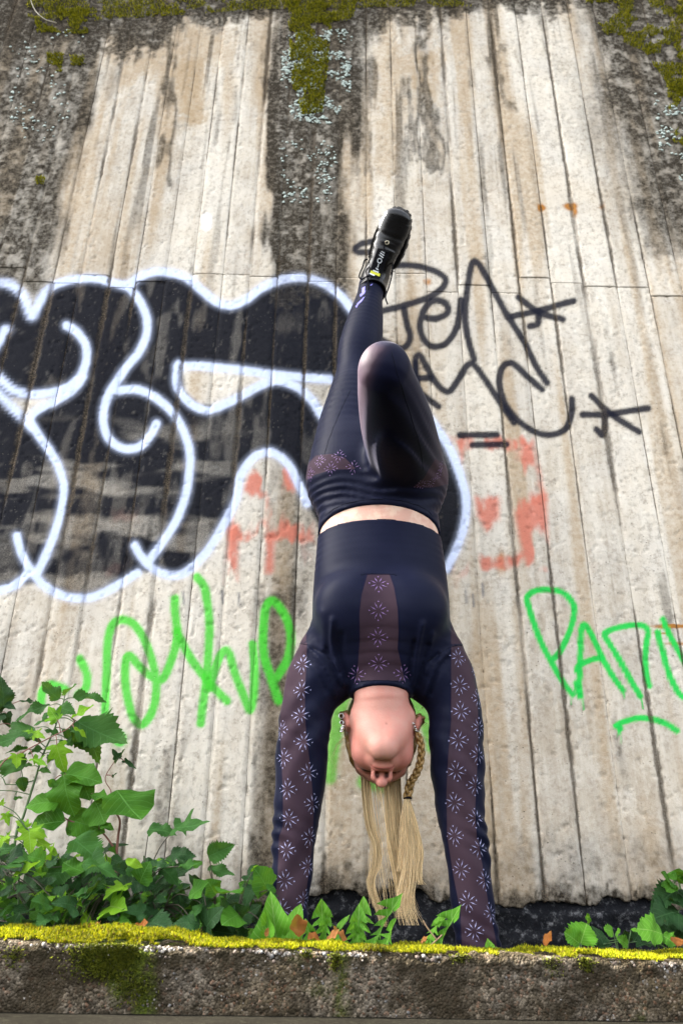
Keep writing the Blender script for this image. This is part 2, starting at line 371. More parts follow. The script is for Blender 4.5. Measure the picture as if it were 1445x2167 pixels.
    return np.column_stack([rgb, cov]), np.column_stack([g, oc, ru, np.zeros(n)]), tone, u, v, hole

# --- materials
def concrete_wall_mat():
    t = NT('board_marked_concrete'); c = t.coord()
    pa, st, to = t.attr('paint'), t.attr('stain'), t.attr('tone')
    sp = t.t.nodes.new('ShaderNodeSeparateColor'); t.t.links.new(st.outputs['Color'], sp.inputs[0])
    gr, oc, ru, jo = sp.outputs[0], sp.outputs[1], sp.outputs[2], st.outputs['Alpha']
    n1 = t.noise(c, 9, 6, 0.65); n2 = t.noise(c, 70, 5, 0.7); n3 = t.noise(c, 260, 4, 0.7)
    cs = t.coord('Object', (55, 55, 2.2)); gn = t.noise(cs, 1.0, 5, 0.65)
    base = t.mix(t.rng(to.outputs['Fac'], 0.1, 0.9), (0.38, 0.328, 0.258), (0.57, 0.515, 0.425))
    base = t.mix(t.rng(n1, 0.35, 0.7, 0, 0.55), base, (0.49, 0.462, 0.415))
    base = t.mix(t.rng(n2, 0.46, 0.68, 0.0, 0.55), base, (0.22, 0.185, 0.145))
    base = t.mix(t.rng(gn, 0.42, 0.72, 0.0, 0.30), base, (0.60, 0.565, 0.49)); n4 = t.noise(t.coord('Object', (30, 30, 13)), 1.0, 6, 0.72)
    base = t.mix(t.rng(n4, 0.46, 0.66, 0.0, 0.42), base, (0.64, 0.60, 0.52)); base = t.mix(t.rng(n4, 0.42, 0.28, 0.0, 0.32), base, (0.27, 0.22, 0.165))
    base = t.mix(t.math('MULTIPLY', oc, t.rng(n2, 0.2, 0.6, 0.5, 1.0)), base, (0.31, 0.215, 0.115))
    gm = t.math('ADD', gr, t.math('MULTIPLY', t.math('SUBTRACT', n2, 0.5), t.math('MULTIPLY', gr, 1.2)), clamp=True)
    gcol = t.mix(t.rng(n3, 0.35, 0.7), (0.016, 0.0135, 0.010), (0.065, 0.054, 0.040))
    base = t.mix(t.math('MULTIPLY', gm, 1.0), base, gcol)
    base = t.mix(t.rng(ru, 0.05, 0.6, 0.0, 0.95), base, (0.30, 0.12, 0.018))
    pits = t.rng(t.voro(c, 85).outputs['Distance'], 0.06, 0.20, 1.0, 0.0); pm = t.rng(t.noise(c, 13, 3), 0.50, 0.66)
    pits = t.math('MULTIPLY', pits, pm)
    base = t.mix(t.math('MULTIPLY', pits, 0.7), base, (0.05, 0.043, 0.033))
    # paint
    cv = pa.outputs['Alpha']
    e = t.math('MULTIPLY', cv, t.math('SUBTRACT', 1.0, cv))
    nz = t.math('SUBTRACT', t.noise(c, 420, 3, 0.8), 0.5)
    cv2 = t.math('ADD', cv, t.math('MULTIPLY', t.math('MULTIPLY', e, 5.0), nz), clamp=True)
    cv2 = t.math('MULTIPLY', cv2, t.rng(t.math('ADD', n3, t.math('MULTIPLY', n2, 0.6)), 0.5, 0.66, 0.94, 1.0))
    cv2 = t.math('MULTIPLY', cv2, t.math('SUBTRACT', 1.0, t.math('MULTIPLY', pits, 0.35)))
    pcol = t.mix(t.rng(n2, 0.3, 0.7, 0, 0.35), pa.outputs['Color'], t.mix(0.35, pa.outputs['Color'], (0.05, 0.05, 0.055)))
    base = t.mix(cv2, base, pcol)
    jm = t.math('MULTIPLY', jo, t.rng(n3, 0.3, 0.62, 0.55, 1.0))
    base = t.mix(jm, base, t.mix(t.rng(n3, 0.4, 0.75), (0.028, 0.023, 0.017), (0.17, 0.13, 0.09)))
    h = t.math('ADD', t.math('MULTIPLY', n2, 0.6), t.math('MULTIPLY', n3, 0.5))
    h = t.math('SUBTRACT', t.math('ADD', h, t.math('MULTIPLY', n4, 0.6)), t.math('MULTIPLY', pits, 1.4))
    t.set(Base_Color=base, Roughness=t.rng(cv2, 0, 1, 0.93, 0.62), Normal=t.bump(h, 0.55, 0.004))
    t.b.inputs['Specular IOR Level'].default_value = 0.015
    return t.m
M_WALL = concrete_wall_mat()

wall = empty('concrete_wall', (0, WY, 0))
tag(wall, 'tall board-marked concrete wall covered in graffiti, dark water stains and moss', 'wall')
JX = [-1.10, -0.995, -0.905, -0.803, -0.714, -0.613, -0.522, -0.418, -0.326, -0.23, -0.126, -0.03, 0.074, 0.175, 0.28, 0.387, 0.498, 0.597, 0.706, 0.818, 0.93, 1.04, 1.15]
while JX[0] > -2.9: JX.insert(0, JX[0]-0.104)
while JX[-1] < 2.9: JX.append(JX[-1]+0.104)
def board(i, x0, x1, za, zb, fine, lower):
    nc = 25 if fine == 2 else (11 if fine == 1 else 5)
    s = 0.5-0.5*np.cos(np.linspace(0, math.pi, nc)); s = 0.55*s+0.45*np.linspace(0, 1, nc)
    rows = []; z = za
    k = {2: 0.0043, 1: 0.009, 0: 0.04}[fine]
    while z < zb: rows.append(z); z += k*(1+0.8*max(z, 0)/WTOP)
    rows.append(zb); rows = np.array(rows); nr = len(rows)
    X = np.broadcast_to(x0+(x1-x0)*s, (nr, nc)).copy(); Z = np.broadcast_to(rows[:, None], (nr, nc)).copy()
    if lower:                            # ragged broken foot
        q = np.stack([X.ravel()*1.0, np.zeros(X.size), np.zeros(X.size)], 1)
        rag = (0.082+(fbm(q, 6, 6, 3, 0.6).reshape(X.shape)-0.5)*0.10)
        Z = rag+(Z-za)/(zb-za)*(zb-rag)
    hz = np.stack([np.full(nr, i*1.7), rows, np.zeros(nr)], 1)
    eL = (fbm(np.stack([np.full(nr, x0*9), rows, np.zeros(nr)], 1), (1, 55, 1), 3, 9)-0.66)*0.008
    eR = (fbm(np.stack([np.full(nr, x1*9), rows, np.ones(nr)], 1), (1, 55, 1), 3, 10)-0.66)*0.008
    X[:, :] += np.clip(eL, 0.0, 1)[:, None]*(1-s)-np.clip(eR, 0.0, 1)[:, None]*s
    p = np.stack([X.ravel(), np.full(X.size, WY), Z.ravel()], 1)
    paint, stain, tone, u, v, hole = wall_fields(p)
    tone = tone+float(_hash(np.array([i]), np.array([7 if lower else 3]), np.array([0]), 5)[0]-0.5)*0.55
    off = 0.003*float(_hash(np.array([i]), np.array([1 if lower else 2]), np.array([0]), 2)[0])
    q3 = p.copy(); q3[:, 1] = 0
    dl = (X-X[:, :1]).ravel(); dr = (X[:, -1:]-X).ravel(); de = np.minimum(dl, dr)
    # joint crumbling varies along the joint and from joint to joint
    def jw(xj):
        h = float(_hash(np.array([int(round(xj*1000))+9000]), np.array([2 if lower else 1]), np.array([0]), 8)[0])
        nn = fbm(np.stack([np.full(len(p), xj*5), p[:, 2], np.zeros(len(p))], 1), (1, 2.2, 1), 2, 14)
        return np.clip(-0.0004+0.0100*h*h+0.015*(nn-0.46), 0.0, 0.014)
    def pres(xj): return 0.12+0.88*sstep(0.36, 0.60, fbm(np.stack([np.full(len(p), xj*7), p[:, 2], np.ones(len(p))], 1), (1, 3.1, 1), 3, 18))
    wl, wr = jw(x0), jw(x1); rough = fbm(q3, (120, 1, 60), 2, 15)
    J = np.maximum((1-sstep(wl*0.5, wl*1.2+0.0004, dl+(rough-0.5)*wl*1.2))*pres(x0), (1-sstep(wr*0.5, wr*1.2+0.0004, dr+(rough-0.5)*wr*1.2))*pres(x1))
    stain[:, 3] = J*0.95
    if lower:
        fb = 1-sstep(0.004, 0.045, p[:, 2]-rag.ravel()+(rough-0.5)*0.05); stain[:, 0] = np.maximum(stain[:, 0], fb*0.95)
    ed = np.minimum(1, 0.9*np.abs(p[:, 2]-(za if not lower else zb))/0.004); stain[:, 3] = np.maximum(stain[:, 3], (1-ed)*0.22*sstep(0.35, 0.65, rough))
    y = WY-off*sstep(0, 0.012, de)+0.002*J+0.006*J*(rough-0.4)+(fbm(q3, (6, 1, 3), 3, 16)-0.5)*0.005+0.012*hole*sstep(0.3, 0.6, rough)
    pit = sstep(0.72, 0.82, fbm(q3, (75, 1, 75), 2, 17)); y += 0.003*pit
    p[:, 1] = y; V = p.reshape(nr, nc, 3)
    bl = V[:, :1].copy(); bl[..., 1] = WY+0.03; br = V[:, -1:].copy(); br[..., 1] = WY+0.03     # returns into the joint
    V = np.concatenate([bl, V, br], 1); nc2 = nc+2
    tb = V[-1:].copy(); tb[..., 1] = WY+0.03; bb = V[:1].copy(); bb[..., 1] = WY+0.03
    V = np.concatenate([bb, V, tb], 0); nr2 = nr+2
    def pad(a):
        a = a.reshape(nr, nc, -1); a = np.concatenate([a[:, :1], a, a[:, -1:]], 1); a = np.concatenate([a[:1], a, a[-1:]], 0); return a.reshape(nr2*nc2, -1)
    idx = np.arange(nr2*nc2).reshape(nr2, nc2)
    F = np.stack([idx[:-1, :-1], idx[:-1, 1:], idx[1:, 1:], idx[1:, :-1]], -1).reshape(-1, 4)
    return mesh_obj('board_strip', V.reshape(-1, 3), F, M_WALL, wall, True, {'paint': pad(paint), 'stain': pad(stain), 'tone': pad(tone)[:, 0]})
for i, (x0, x1) in enumerate(zip(JX[:-1], JX[1:])):
    xm = (x0+x1)/2; dz = 0.11*(float(_hash(np.array([i]), np.array([4]), np.array([0]), 3)[0])-0.5)
    fl = 2 if abs(xm) < 1.0 else (1 if abs(xm) < 1.5 else 0)
    fu = 2 if abs(xm) < 1.45 else (1 if abs(xm) < 1.7 else 0)
    board(i, x0, x1, 0.05, ZJ+dz, fl, True)
    board(i, x0, x1, ZJ+dz+0.0015, WTOP, fu, False)

def box(name, lo, hi, mat, parent=None):
    x0, y0, z0 = lo; x1, y1, z1 = hi
    v = [(x0, y0, z0), (x1, y0, z0), (x1, y1, z0), (x0, y1, z0), (x0, y0, z1), (x1, y0, z1), (x1, y1, z1), (x0, y1, z1)]
    return mesh_obj(name, v, [(0, 3, 2, 1), (4, 5, 6, 7), (0, 1, 5, 4), (1, 2, 6, 5), (2, 3, 7, 6), (3, 0, 4, 7)], mat, parent, False)
M_CORE = simple('joint_concrete', (0.075, 0.062, 0.048), 0.95, 0.4, 60, 0.5)
box('wall_core', (-2.98, WY+0.012, 0.145), (2.98, WY+0.42, WTOP-0.004), M_CORE, wall)
M_PLAIN = simple('plain_concrete', (0.36, 0.33, 0.28), 0.95, 0.35, 6, 0.4)
box('wall_section', (-14, WY, -0.1), (-2.981, WY+0.42, WTOP-0.004), M_PLAIN, wall)
box('wall_section', (2.981, WY, -0.1), (14, WY+0.42, WTOP-0.004), M_PLAIN, wall)
# footing: dark tarred, crumbling band below the broken edge
def footing():
    xs = np.arange(-2.9, 2.9, 0.008); zs = np.linspace(-0.10, 0.17, 34)
    X, Z = np.meshgrid(xs, zs); p = np.stack([X.ravel(), np.zeros(X.size), Z.ravel()], 1)
    d = (fbm(p, (18, 1, 30), 4, 91)-0.5)*0.03; y = WY+0.004+d+0.014*sstep(0.055, 0.09, p[:, 2])
    p[:, 1] = np.minimum(y, WY+0.0115); idx = np.arange(X.size).reshape(X.shape)
    F = np.stack([idx[:-1, :-1], idx[:-1, 1:], idx[1:, 1:], idx[1:, :-1]], -1).reshape(-1, 4)
    t = NT('tarred_footing'); c = t.coord(); n = t.noise(c, 45, 6, 0.7); n2 = t.noise(c, 160, 4, 0.7)
    b = t.mix(t.rng(n, 0.5, 0.72), (0.006, 0.007, 0.009), (0.16, 0.16, 0.165)); b = t.mix(t.rng(n2, 0.44, 0.62, 0, 0.9), b, (0.008, 0.008, 0.010))
    t.set(Base_Color=b, Roughness=0.75, Normal=t.bump(t.math('ADD', n, n2), 0.8, 0.006)); t.b.inputs['Specular IOR Level'].default_value = 0.1
    return mesh_obj('footing', p, F, t.m, wall)
footing()

# ================================================================== kerb, soil, ground
SLOPE = -0.014
KY0, KY1 = 1.42, 1.63
def kerb_mat():
    t = NT('weathered_kerb_concrete'); c = t.coord(); mo = t.attr('moss').outputs['Fac']
    n1 = t.noise(c, 7, 5, 0.6); n2 = t.noise(c, 55, 5, 0.7); n3 = t.noise(c, 240, 4, 0.75)
    vo = t.voro(c, 270); vc = vo.outputs['Color']
    sp = t.t.nodes.new('ShaderNodeSeparateColor'); t.t.links.new(vc, sp.inputs[0])
    b = t.mix(t.rng(n1, 0.3, 0.7), (0.085, 0.064, 0.036), (0.18, 0.155, 0.125))
    b = t.mix(t.rng(n2, 0.36, 0.62, 0, 0.85), b, (0.028, 0.022, 0.015))
    b = t.mix(t.rng(sp.outputs[0], 0.72, 0.95, 0, 0.5), b, (0.25, 0.205, 0.155)); b = t.mix(t.rng(sp.outputs[2], 0.70, 0.85, 0, 0.8), b, (0.022, 0.018, 0.012))
    b = t.mix(t.rng(sp.outputs[1], 0.86, 0.97, 0, 0.4), b, (0.20, 0.10, 0.06)); n5 = t.noise(c, 8, 5, 0.65); b = t.mix(t.rng(n5, 0.46, 0.62, 0, 0.85), b, (0.026, 0.020, 0.012)); sz = t.t.nodes.new('ShaderNodeSeparateXYZ'); t.t.links.new(c, sz.inputs[0]); b = t.mix(t.math('MULTIPLY', t.rng(sz.outputs[2], -0.035, -0.008, 0, 0.8), t.rng(n2, 0.35, 0.55)), b, (0.022, 0.018, 0.010))
    b = t.mix(t.rng(n3, 0.52, 0.7, 0, 0.75), b, (0.03, 0.024, 0.017))
    ms = t.math('MULTIPLY', mo, t.rng(n2, 0.3, 0.55), clamp=True)
    b = t.mix(ms, b, t.mix(t.rng(n3, 0.35, 0.7), (0.018, 0.028, 0.004), (0.10, 0.13, 0.012)))
    h = t.math('ADD', t.math('MULTIPLY', n2, 0.8), t.math('SUBTRACT', t.math('MULTIPLY', n3, 0.6), vo.outputs['Distance']))
    t.set(Base_Color=b, Roughness=0.95, Normal=t.bump(h, 0.8, 0.005)); t.b.inputs['Specular IOR Level'].default_value = 0.05
    return t.m
M_KERB = kerb_mat()
kerb = empty('mossy_kerb', (0, KY0, -0.085)); tag(kerb, 'low crumbling concrete kerb with a sunlit cushion of moss on top', 'kerb')
def kerb_mesh(xa, xb, step):
    pr = [(KY0+0.003, -0.14)]+[(KY0, z) for z in np.linspace(-0.12, -0.014, 26)]
    for a in np.linspace(0, math.pi/2, 7)[1:]: pr.append((KY0+0.012*(1-math.cos(a)), -0.014+0.012*math.sin(a)))
    pr += [(y, -0.002) for y in np.linspace(KY0+0.018, KY1, 26)]+[(KY1+0.004, z) for z in np.linspace(-0.01, -0.14, 6)]
    pr = np.array(pr); xs = np.arange(xa, xb+step*0.5, step)
    X = np.broadcast_to(xs[:, None], (len(xs), len(pr))); Y = np.broadcast_to(pr[:, 0], X.shape).copy(); Z = np.broadcast_to(pr[:, 1], X.shape).copy()
    p = np.stack([X.ravel(), Y.ravel(), Z.ravel()], 1)
    n = np.zeros_like(p); nl = np.gradient(pr, axis=0); nn = np.stack([-nl[:, 1], nl[:, 0]], 1); nn /= np.linalg.norm(nn, axis=1)[:, None]
    n[:, 1:] = np.broadcast_to(nn, (len(xs),)+nn.shape).reshape(-1, 2)
    d = (fbm(p, 30, 4, 101)-0.5)*0.012+(fbm(p, 140, 2, 102)-0.5)*0.007+(fbm(p, 5, 2, 103)-0.5)*0.012
    chip = sstep(0.60, 0.75, fbm(p, (16, 16, 40), 3, 104))*np.exp(-((p[:, 2]+0.004)/0.02)**2)*(p[:, 1] < KY0+0.03); d = d-0.010*chip
    u, v = proj(p+np.array([0, 0, 0])); p = p+n*d[:, None]; p[:, 2] += SLOPE*p[:, 0]
    m = np.exp(-((u-255)/62)**2)*sstep(2125, 2010, v)*0.0
    m = np.maximum(m, np.exp(-((u-262)/48)**4)*(1-sstep(2060, 2105, v))); m = np.maximum(m, np.exp(-((u-305)/24)**4)*(v > 2020)*0.8)
    m = np.maximum(m, np.exp(-((u-722)/14)**2)*0.5); m = np.maximum(m, sstep(0.58, 0.75, fbm(p, 9, 3, 105))*0.7)
    idx = np.arange(X.size).reshape(X.shape); F = np.stack([idx[:-1, :-1], idx[1:, :-1], idx[1:, 1:], idx[:-1, 1:]], -1).reshape(-1, 4)[:, ::-1]
    return mesh_obj('kerb_body', p, F, M_KERB, kerb, True, {'moss': m})
kerb_mesh(-1.2, 1.2, 0.005)
kerb_mesh(-9.0, -1.2, 0.05); kerb_mesh(1.2, 9.0, 0.05)

ICO = None
def ico():
    t = (1+5**0.5)/2
    v = np.array([(-1, t, 0), (1, t, 0), (-1, -t, 0), (1, -t, 0), (0, -1, t), (0, 1, t), (0, -1, -t), (0, 1, -t), (t, 0, -1), (t, 0, 1), (-t, 0, -1), (-t, 0, 1)])/math.sqrt(1+t*t)
    f = np.array([(0, 11, 5), (0, 5, 1), (0, 1, 7), (0, 7, 10), (0, 10, 11), (1, 5, 9), (5, 11, 4), (11, 10, 2), (10, 7, 6), (7, 1, 8), (3, 9, 4), (3, 4, 2), (3, 2, 6), (3, 6, 8), (3, 8, 9), (4, 9, 5), (2, 4, 11), (6, 2, 10), (8, 6, 7), (9, 8, 1)])
    return v, f
IV, IF = ico()
def blobs(name, cen, rad, mat, parent=None, squash=None, attrs=None, smooth=True):
    n = len(cen); jit = 1+(rng.random((n, 12, 1))-0.5)*0.6
    s = np.ones((n, 1, 3)) if squash is None else squash[:, None, :]
    v = (cen[:, None, :]+IV[None]*jit*rad[:, None, None]*s).reshape(-1, 3)
    f = (IF[None]+np.arange(n)[:, None, None]*12).reshape(-1, 3)
    at = {k: np.repeat(a, 12, 0) for k, a in (attrs or {}).items()}
    return mesh_obj(name, v, f, mat, parent, smooth, at)
# pebbles of the washed-out aggregate along the rim and in the face
n = 2600; x = rng.uniform(-1.1, 1.1, n); a = rng.normal(0, 1, n)
cen = np.stack([x, KY0+0.004+np.abs(a)*0.006, -0.004-rng.exponential(0.006, n)+SLOPE*x], 1)
cen2 = np.stack([rng.uniform(-1.1, 1.1, 1500), np.full(1500, KY0+0.001), rng.uniform(-0.085, -0.012, 1500)], 1); cen2[:, 2] += SLOPE*cen2[:, 0]
cen = np.vstack([cen, cen2]); rad = np.concatenate([rng.uniform(0.0016, 0.0042, n), rng.uniform(0.0008, 0.0022, 1500)])
tn = NT('pebble_aggregate'); pc = tn.attr('shade'); tn.set(Base_Color=pc.outputs['Color'], Roughness=0.85)
pal = np.array([(0.40, 0.35, 0.30), (0.32, 0.24, 0.19), (0.46, 0.42, 0.37), (0.17, 0.13, 0.10), (0.30, 0.29, 0.28), (0.10, 0.085, 0.065)])
pcs = pal[rng.integers(0, 6, len(cen))]*rng.uniform(0.7, 1.1, (len(cen), 1)); pcs[:n] *= 0.55; pcs[n:] *= 0.4
tag(blobs('aggregate', cen, rad, tn.m, kerb, attrs={'shade': np.column_stack([pcs, np.ones(len(pcs))])}), kind='stuff')

def mossmat():
    t = NT('moss'); a = t.attr('shade'); g = t.geo()
    t.set(Base_Color=a.outputs['Color'], Roughness=0.8); t.b.inputs['Specular IOR Level'].default_value = 0.15
    tr = t.t.nodes.new('ShaderNodeBsdfTranslucent'); t.t.links.new(a.outputs['Color'], tr.inputs[0])
    mx = t.t.nodes.new('ShaderNodeMixShader'); mx.inputs[0].default_value = 0.35
    t.t.links.new(t.b.outputs[0], mx.inputs[1]); t.t.links.new(tr.outputs[0], mx.inputs[2]); t.t.links.new(mx.outputs[0], t.out.inputs[0])
    return t.m
M_MOSS = mossmat()
def blades(name, base, nrm, h, w, cols, parent=None, spread=0.6):
    n = len(base); d = nrm+rng.normal(0, spread, (n, 3))*0.6; d /= np.linalg.norm(d, axis=1)[:, None]
    s = np.cross(d, rng.normal(0, 1, (n, 3))); s /= np.linalg.norm(s, axis=1)[:, None]
    v = np.stack([base-s*w[:, None], base+s*w[:, None], base+d*h[:, None]*0.6+s*w[:, None]*0.7, base+d*h[:, None], base+d*h[:, None]*0.6-s*w[:, None]*0.7], 1).reshape(-1, 3)
    f = np.array([(0, 1, 2, 4)])+np.arange(n)[:, None]*5; f2 = np.array([(4, 2, 3, 3)])
    F = [tuple(q) for q in f]; 
    me_f = np.concatenate([np.stack([f[:, 0], f[:, 1], f[:, 2]], 1), np.stack([f[:, 0], f[:, 2], f[:, 3]], 1), np.stack([f[:, 3], f[:, 2], f[:, 3]-1], 1)], 0)
    c = np.repeat(np.column_stack([cols, np.ones(n)]), 5, 0)
    return mesh_obj(name, v, me_f, M_MOSS, parent, False, {'shade': c})
n = 95000
x = rng.uniform(-1.15, 1.15, n); y = KY0+0.004+(KY1-KY0-0.02)*rng.random(n)**1.5
mound = 0.018*np.exp(-((x+0.36)/0.20)**2)*np.exp(-((y-1.49)/0.05)**2)+0.021*(fbm(np.stack([x, y, 0*x], 1), 15, 3, 110)-0.38)+0.003
keep = fbm(np.stack([x, y, 0*x], 1), 30, 4, 111)+np.clip((y-KY0)/0.03, 0, 1)*0.20 > 0.515
z = SLOPE*x+np.maximum(mound, 0)*np.clip((y-KY0)/0.02, 0.0, 1)-0.002
cb = rng.random((n, 1)); tint = fbm(np.stack([x, y, 0*x], 1), 16, 2, 112)[:, None]
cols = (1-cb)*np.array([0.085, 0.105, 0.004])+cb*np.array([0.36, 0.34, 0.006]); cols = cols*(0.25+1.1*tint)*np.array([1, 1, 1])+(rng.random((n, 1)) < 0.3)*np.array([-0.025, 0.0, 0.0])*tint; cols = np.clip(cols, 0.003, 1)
br = rng.random(n) < 0.05; cols[br] = np.array([0.10, 0.05, 0.015])
b = np.stack([x, y, z], 1)[keep]; N = np.tile(np.array([0, -0.25, 1.0]), (len(b), 1))
tag(blades('moss', b, N, rng.uniform(0.0025, 0.0065, len(b))*(0.5+1.1*vnoise(b, 45, 113)), rng.uniform(0.0007, 0.0014, len(b)), cols[keep], kerb), kind='stuff')
# moss hanging over the kerb face
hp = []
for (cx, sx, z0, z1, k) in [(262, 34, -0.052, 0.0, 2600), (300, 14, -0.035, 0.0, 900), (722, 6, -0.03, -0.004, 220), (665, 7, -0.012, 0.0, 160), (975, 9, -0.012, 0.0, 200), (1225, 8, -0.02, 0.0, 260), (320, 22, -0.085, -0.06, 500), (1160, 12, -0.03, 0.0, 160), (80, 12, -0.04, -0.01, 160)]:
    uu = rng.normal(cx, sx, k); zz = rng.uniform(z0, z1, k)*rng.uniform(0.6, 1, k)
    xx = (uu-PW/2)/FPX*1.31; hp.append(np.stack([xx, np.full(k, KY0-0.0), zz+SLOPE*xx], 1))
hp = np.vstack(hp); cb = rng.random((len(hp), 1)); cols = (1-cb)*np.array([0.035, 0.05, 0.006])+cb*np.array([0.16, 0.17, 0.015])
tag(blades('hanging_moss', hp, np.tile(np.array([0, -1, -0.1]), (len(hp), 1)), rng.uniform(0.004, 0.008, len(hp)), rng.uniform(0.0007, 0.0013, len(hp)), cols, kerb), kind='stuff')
# moss and lichen on the wall
wm = []
def wpts(poly, k, thr=0.45, seed=0):
    q = np.array(poly); uu = rng.uniform(q[:, 0].min(), q[:, 0].max(), k*3); vv = rng.uniform(q[:, 1].min(), q[:, 1].max(), k*3)
    i = inside(uu, vv, poly); uu, vv = uu[i], vv[i]
    pt = np.array([P(a, b_, WY) for a, b_ in zip(uu, vv)]); nn = fbm(pt, (16, 1, 16), 3, 120+seed)
    return pt[nn > thr][:k]
for j, (poly, k, thr) in enumerate([([(610, 40), (700, 40), (695, 130), (682, 240), (640, 245), (618, 180)], 3000, 0.45), ([(60, -10), (1000, -10), (1000, 16), (560, 22), (180, 48), (60, 40)], 3600, 0.50),
    ([(600, -10), (760, -10), (745, 45), (620, 55)], 1500, 0.42), ([(1230, -10), (1470, -10), (1470, 230), (1425, 200), (1360, 110), (1280, 80)], 4200, 0.50), ([(100, 115), (135, 115), (132, 155), (102, 155)], 260, 0.44), ([(150, 120), (180, 120), (178, 142), (152, 142)], 120, 0.4),
    ([(1405, 130), (1470, 130), (1470, 330), (1420, 300)], 1200, 0.52), ([(75, 375), (98, 375), (96, 392), (76, 392)], 60, 0.3), ([(70, 20), (190, 20), (190, 75), (80, 70)], 800, 0.5)]):
    wm.append(wpts(poly, int(k*1.7), thr, j))
wm = np.vstack(wm); wm[:, 1] -= 0.004; cb = rng.random((len(wm), 1)); cols = (1-cb)*np.array([0.05, 0.06, 0.004])+cb*np.array([0.32, 0.30, 0.014])
tag(blades('wall_moss', wm, np.tile(np.array([0, -1, 0.3]), (len(wm), 1)), rng.uniform(0.005, 0.014, len(wm)), rng.uniform(0.0012, 0.0026, len(wm)), cols, wall, 0.9), kind='stuff')
lp = np.vstack([wpts([(598, 70), (745, 60), (742, 200), (700, 265), (620, 255), (596, 180)], 900, 0.47, 31), wpts([(590, 300), (720, 290), (700, 430), (600, 430)], 140, 0.5, 32), wpts([(1380, 200), (1460, 180), (1460, 400), (1400, 380)], 160, 0.5, 33), wpts([(20, 60), (180, 60), (150, 300), (20, 300)], 120, 0.5, 34)])
lp[:, 1] -= 0.003; tl = simple('lichen', (0.36, 0.42, 0.38), 0.95, 0.3, 90)
tag(blobs('lichen', lp, rng.uniform(0.002, 0.0062, len(lp)), tl, wall, np.tile(np.array([1.2, 0.5, 1.0]), (len(lp), 1))), kind='stuff')
# earth and growth along the top of the wall
tb = np.stack([rng.uniform(-2.9, 2.9, 9000), WY+0.01+0.4*rng.random(9000)**2, np.full(9000, WTOP-0.004)], 1); cb = rng.random((9000, 1))
tag(blades('top_moss', tb, np.tile(np.array([0, -0.3, 1.0]), (9000, 1)), rng.uniform(0.01, 0.03, 9000), rng.uniform(0.002, 0.004, 9000), (1-cb)*np.array([0.03, 0.035, 0.004])+cb*np.array([0.15, 0.14, 0.012]), wall, 0.8), kind='stuff')
# soil strip behind the kerb
SOILZ = -0.066
def soil():
    xs = np.concatenate([np.arange(-9, -1.3, 0.15), np.arange(-1.3, 1.3, 0.012), np.arange(1.3, 9.1, 0.15)]); ys = np.linspace(KY1-0.01, WY+0.03, 44)
    X, Y = np.meshgrid(xs, ys); p = np.stack([X.ravel(), Y.ravel(), np.zeros(X.size)], 1)
    p[:, 2] = SOILZ+SLOPE*p[:, 0]+(fbm(p, 22, 4, 130)-0.5)*0.022; idx = np.arange(X.size).reshape(X.shape)
    F = np.stack([idx[:-1, :-1], idx[:-1, 1:], idx[1:, 1:], idx[1:, :-1]], -1).reshape(-1, 4)
    t = NT('soil'); c = t.coord(); n = t.noise(c, 60, 6, 0.7); t.set(Base_Color=t.mix(t.rng(n, 0.3, 0.7), (0.018, 0.013, 0.009), (0.075, 0.052, 0.034)), Roughness=0.98, Normal=t.bump(n, 0.9, 0.01))
    tag(mesh_obj('soil', p, F, t.m), kind='structure')
soil()
def ground():
    t = NT('dusty_paving'); c = t.coord(); n = t.noise(c, 3, 6, 0.65); n2 = t.noise(c, 120, 4, 0.7)
    b = t.mix(t.rng(n, 0.3, 0.7), (0.006, 0.0055, 0.0045), (0.011, 0.010, 0.008)); b = t.mix(t.rng(n2, 0.5, 0.75, 0, 0.5), b, (0.03, 0.03, 0.02))
    t.set(Base_Color=b, Roughness=0.95, Normal=t.bump(n2, 0.5, 0.004)); t.b.inputs['Specular IOR Level'].default_value = 0.0
    v = [(-400, -800, -0.087), (400, -800, -0.087), (400, 800, -0.087), (-400, 800, -0.087)]
    tag(mesh_obj('ground', v, [(0, 1, 2, 3)], t.m, None, False), kind='structure')
ground()
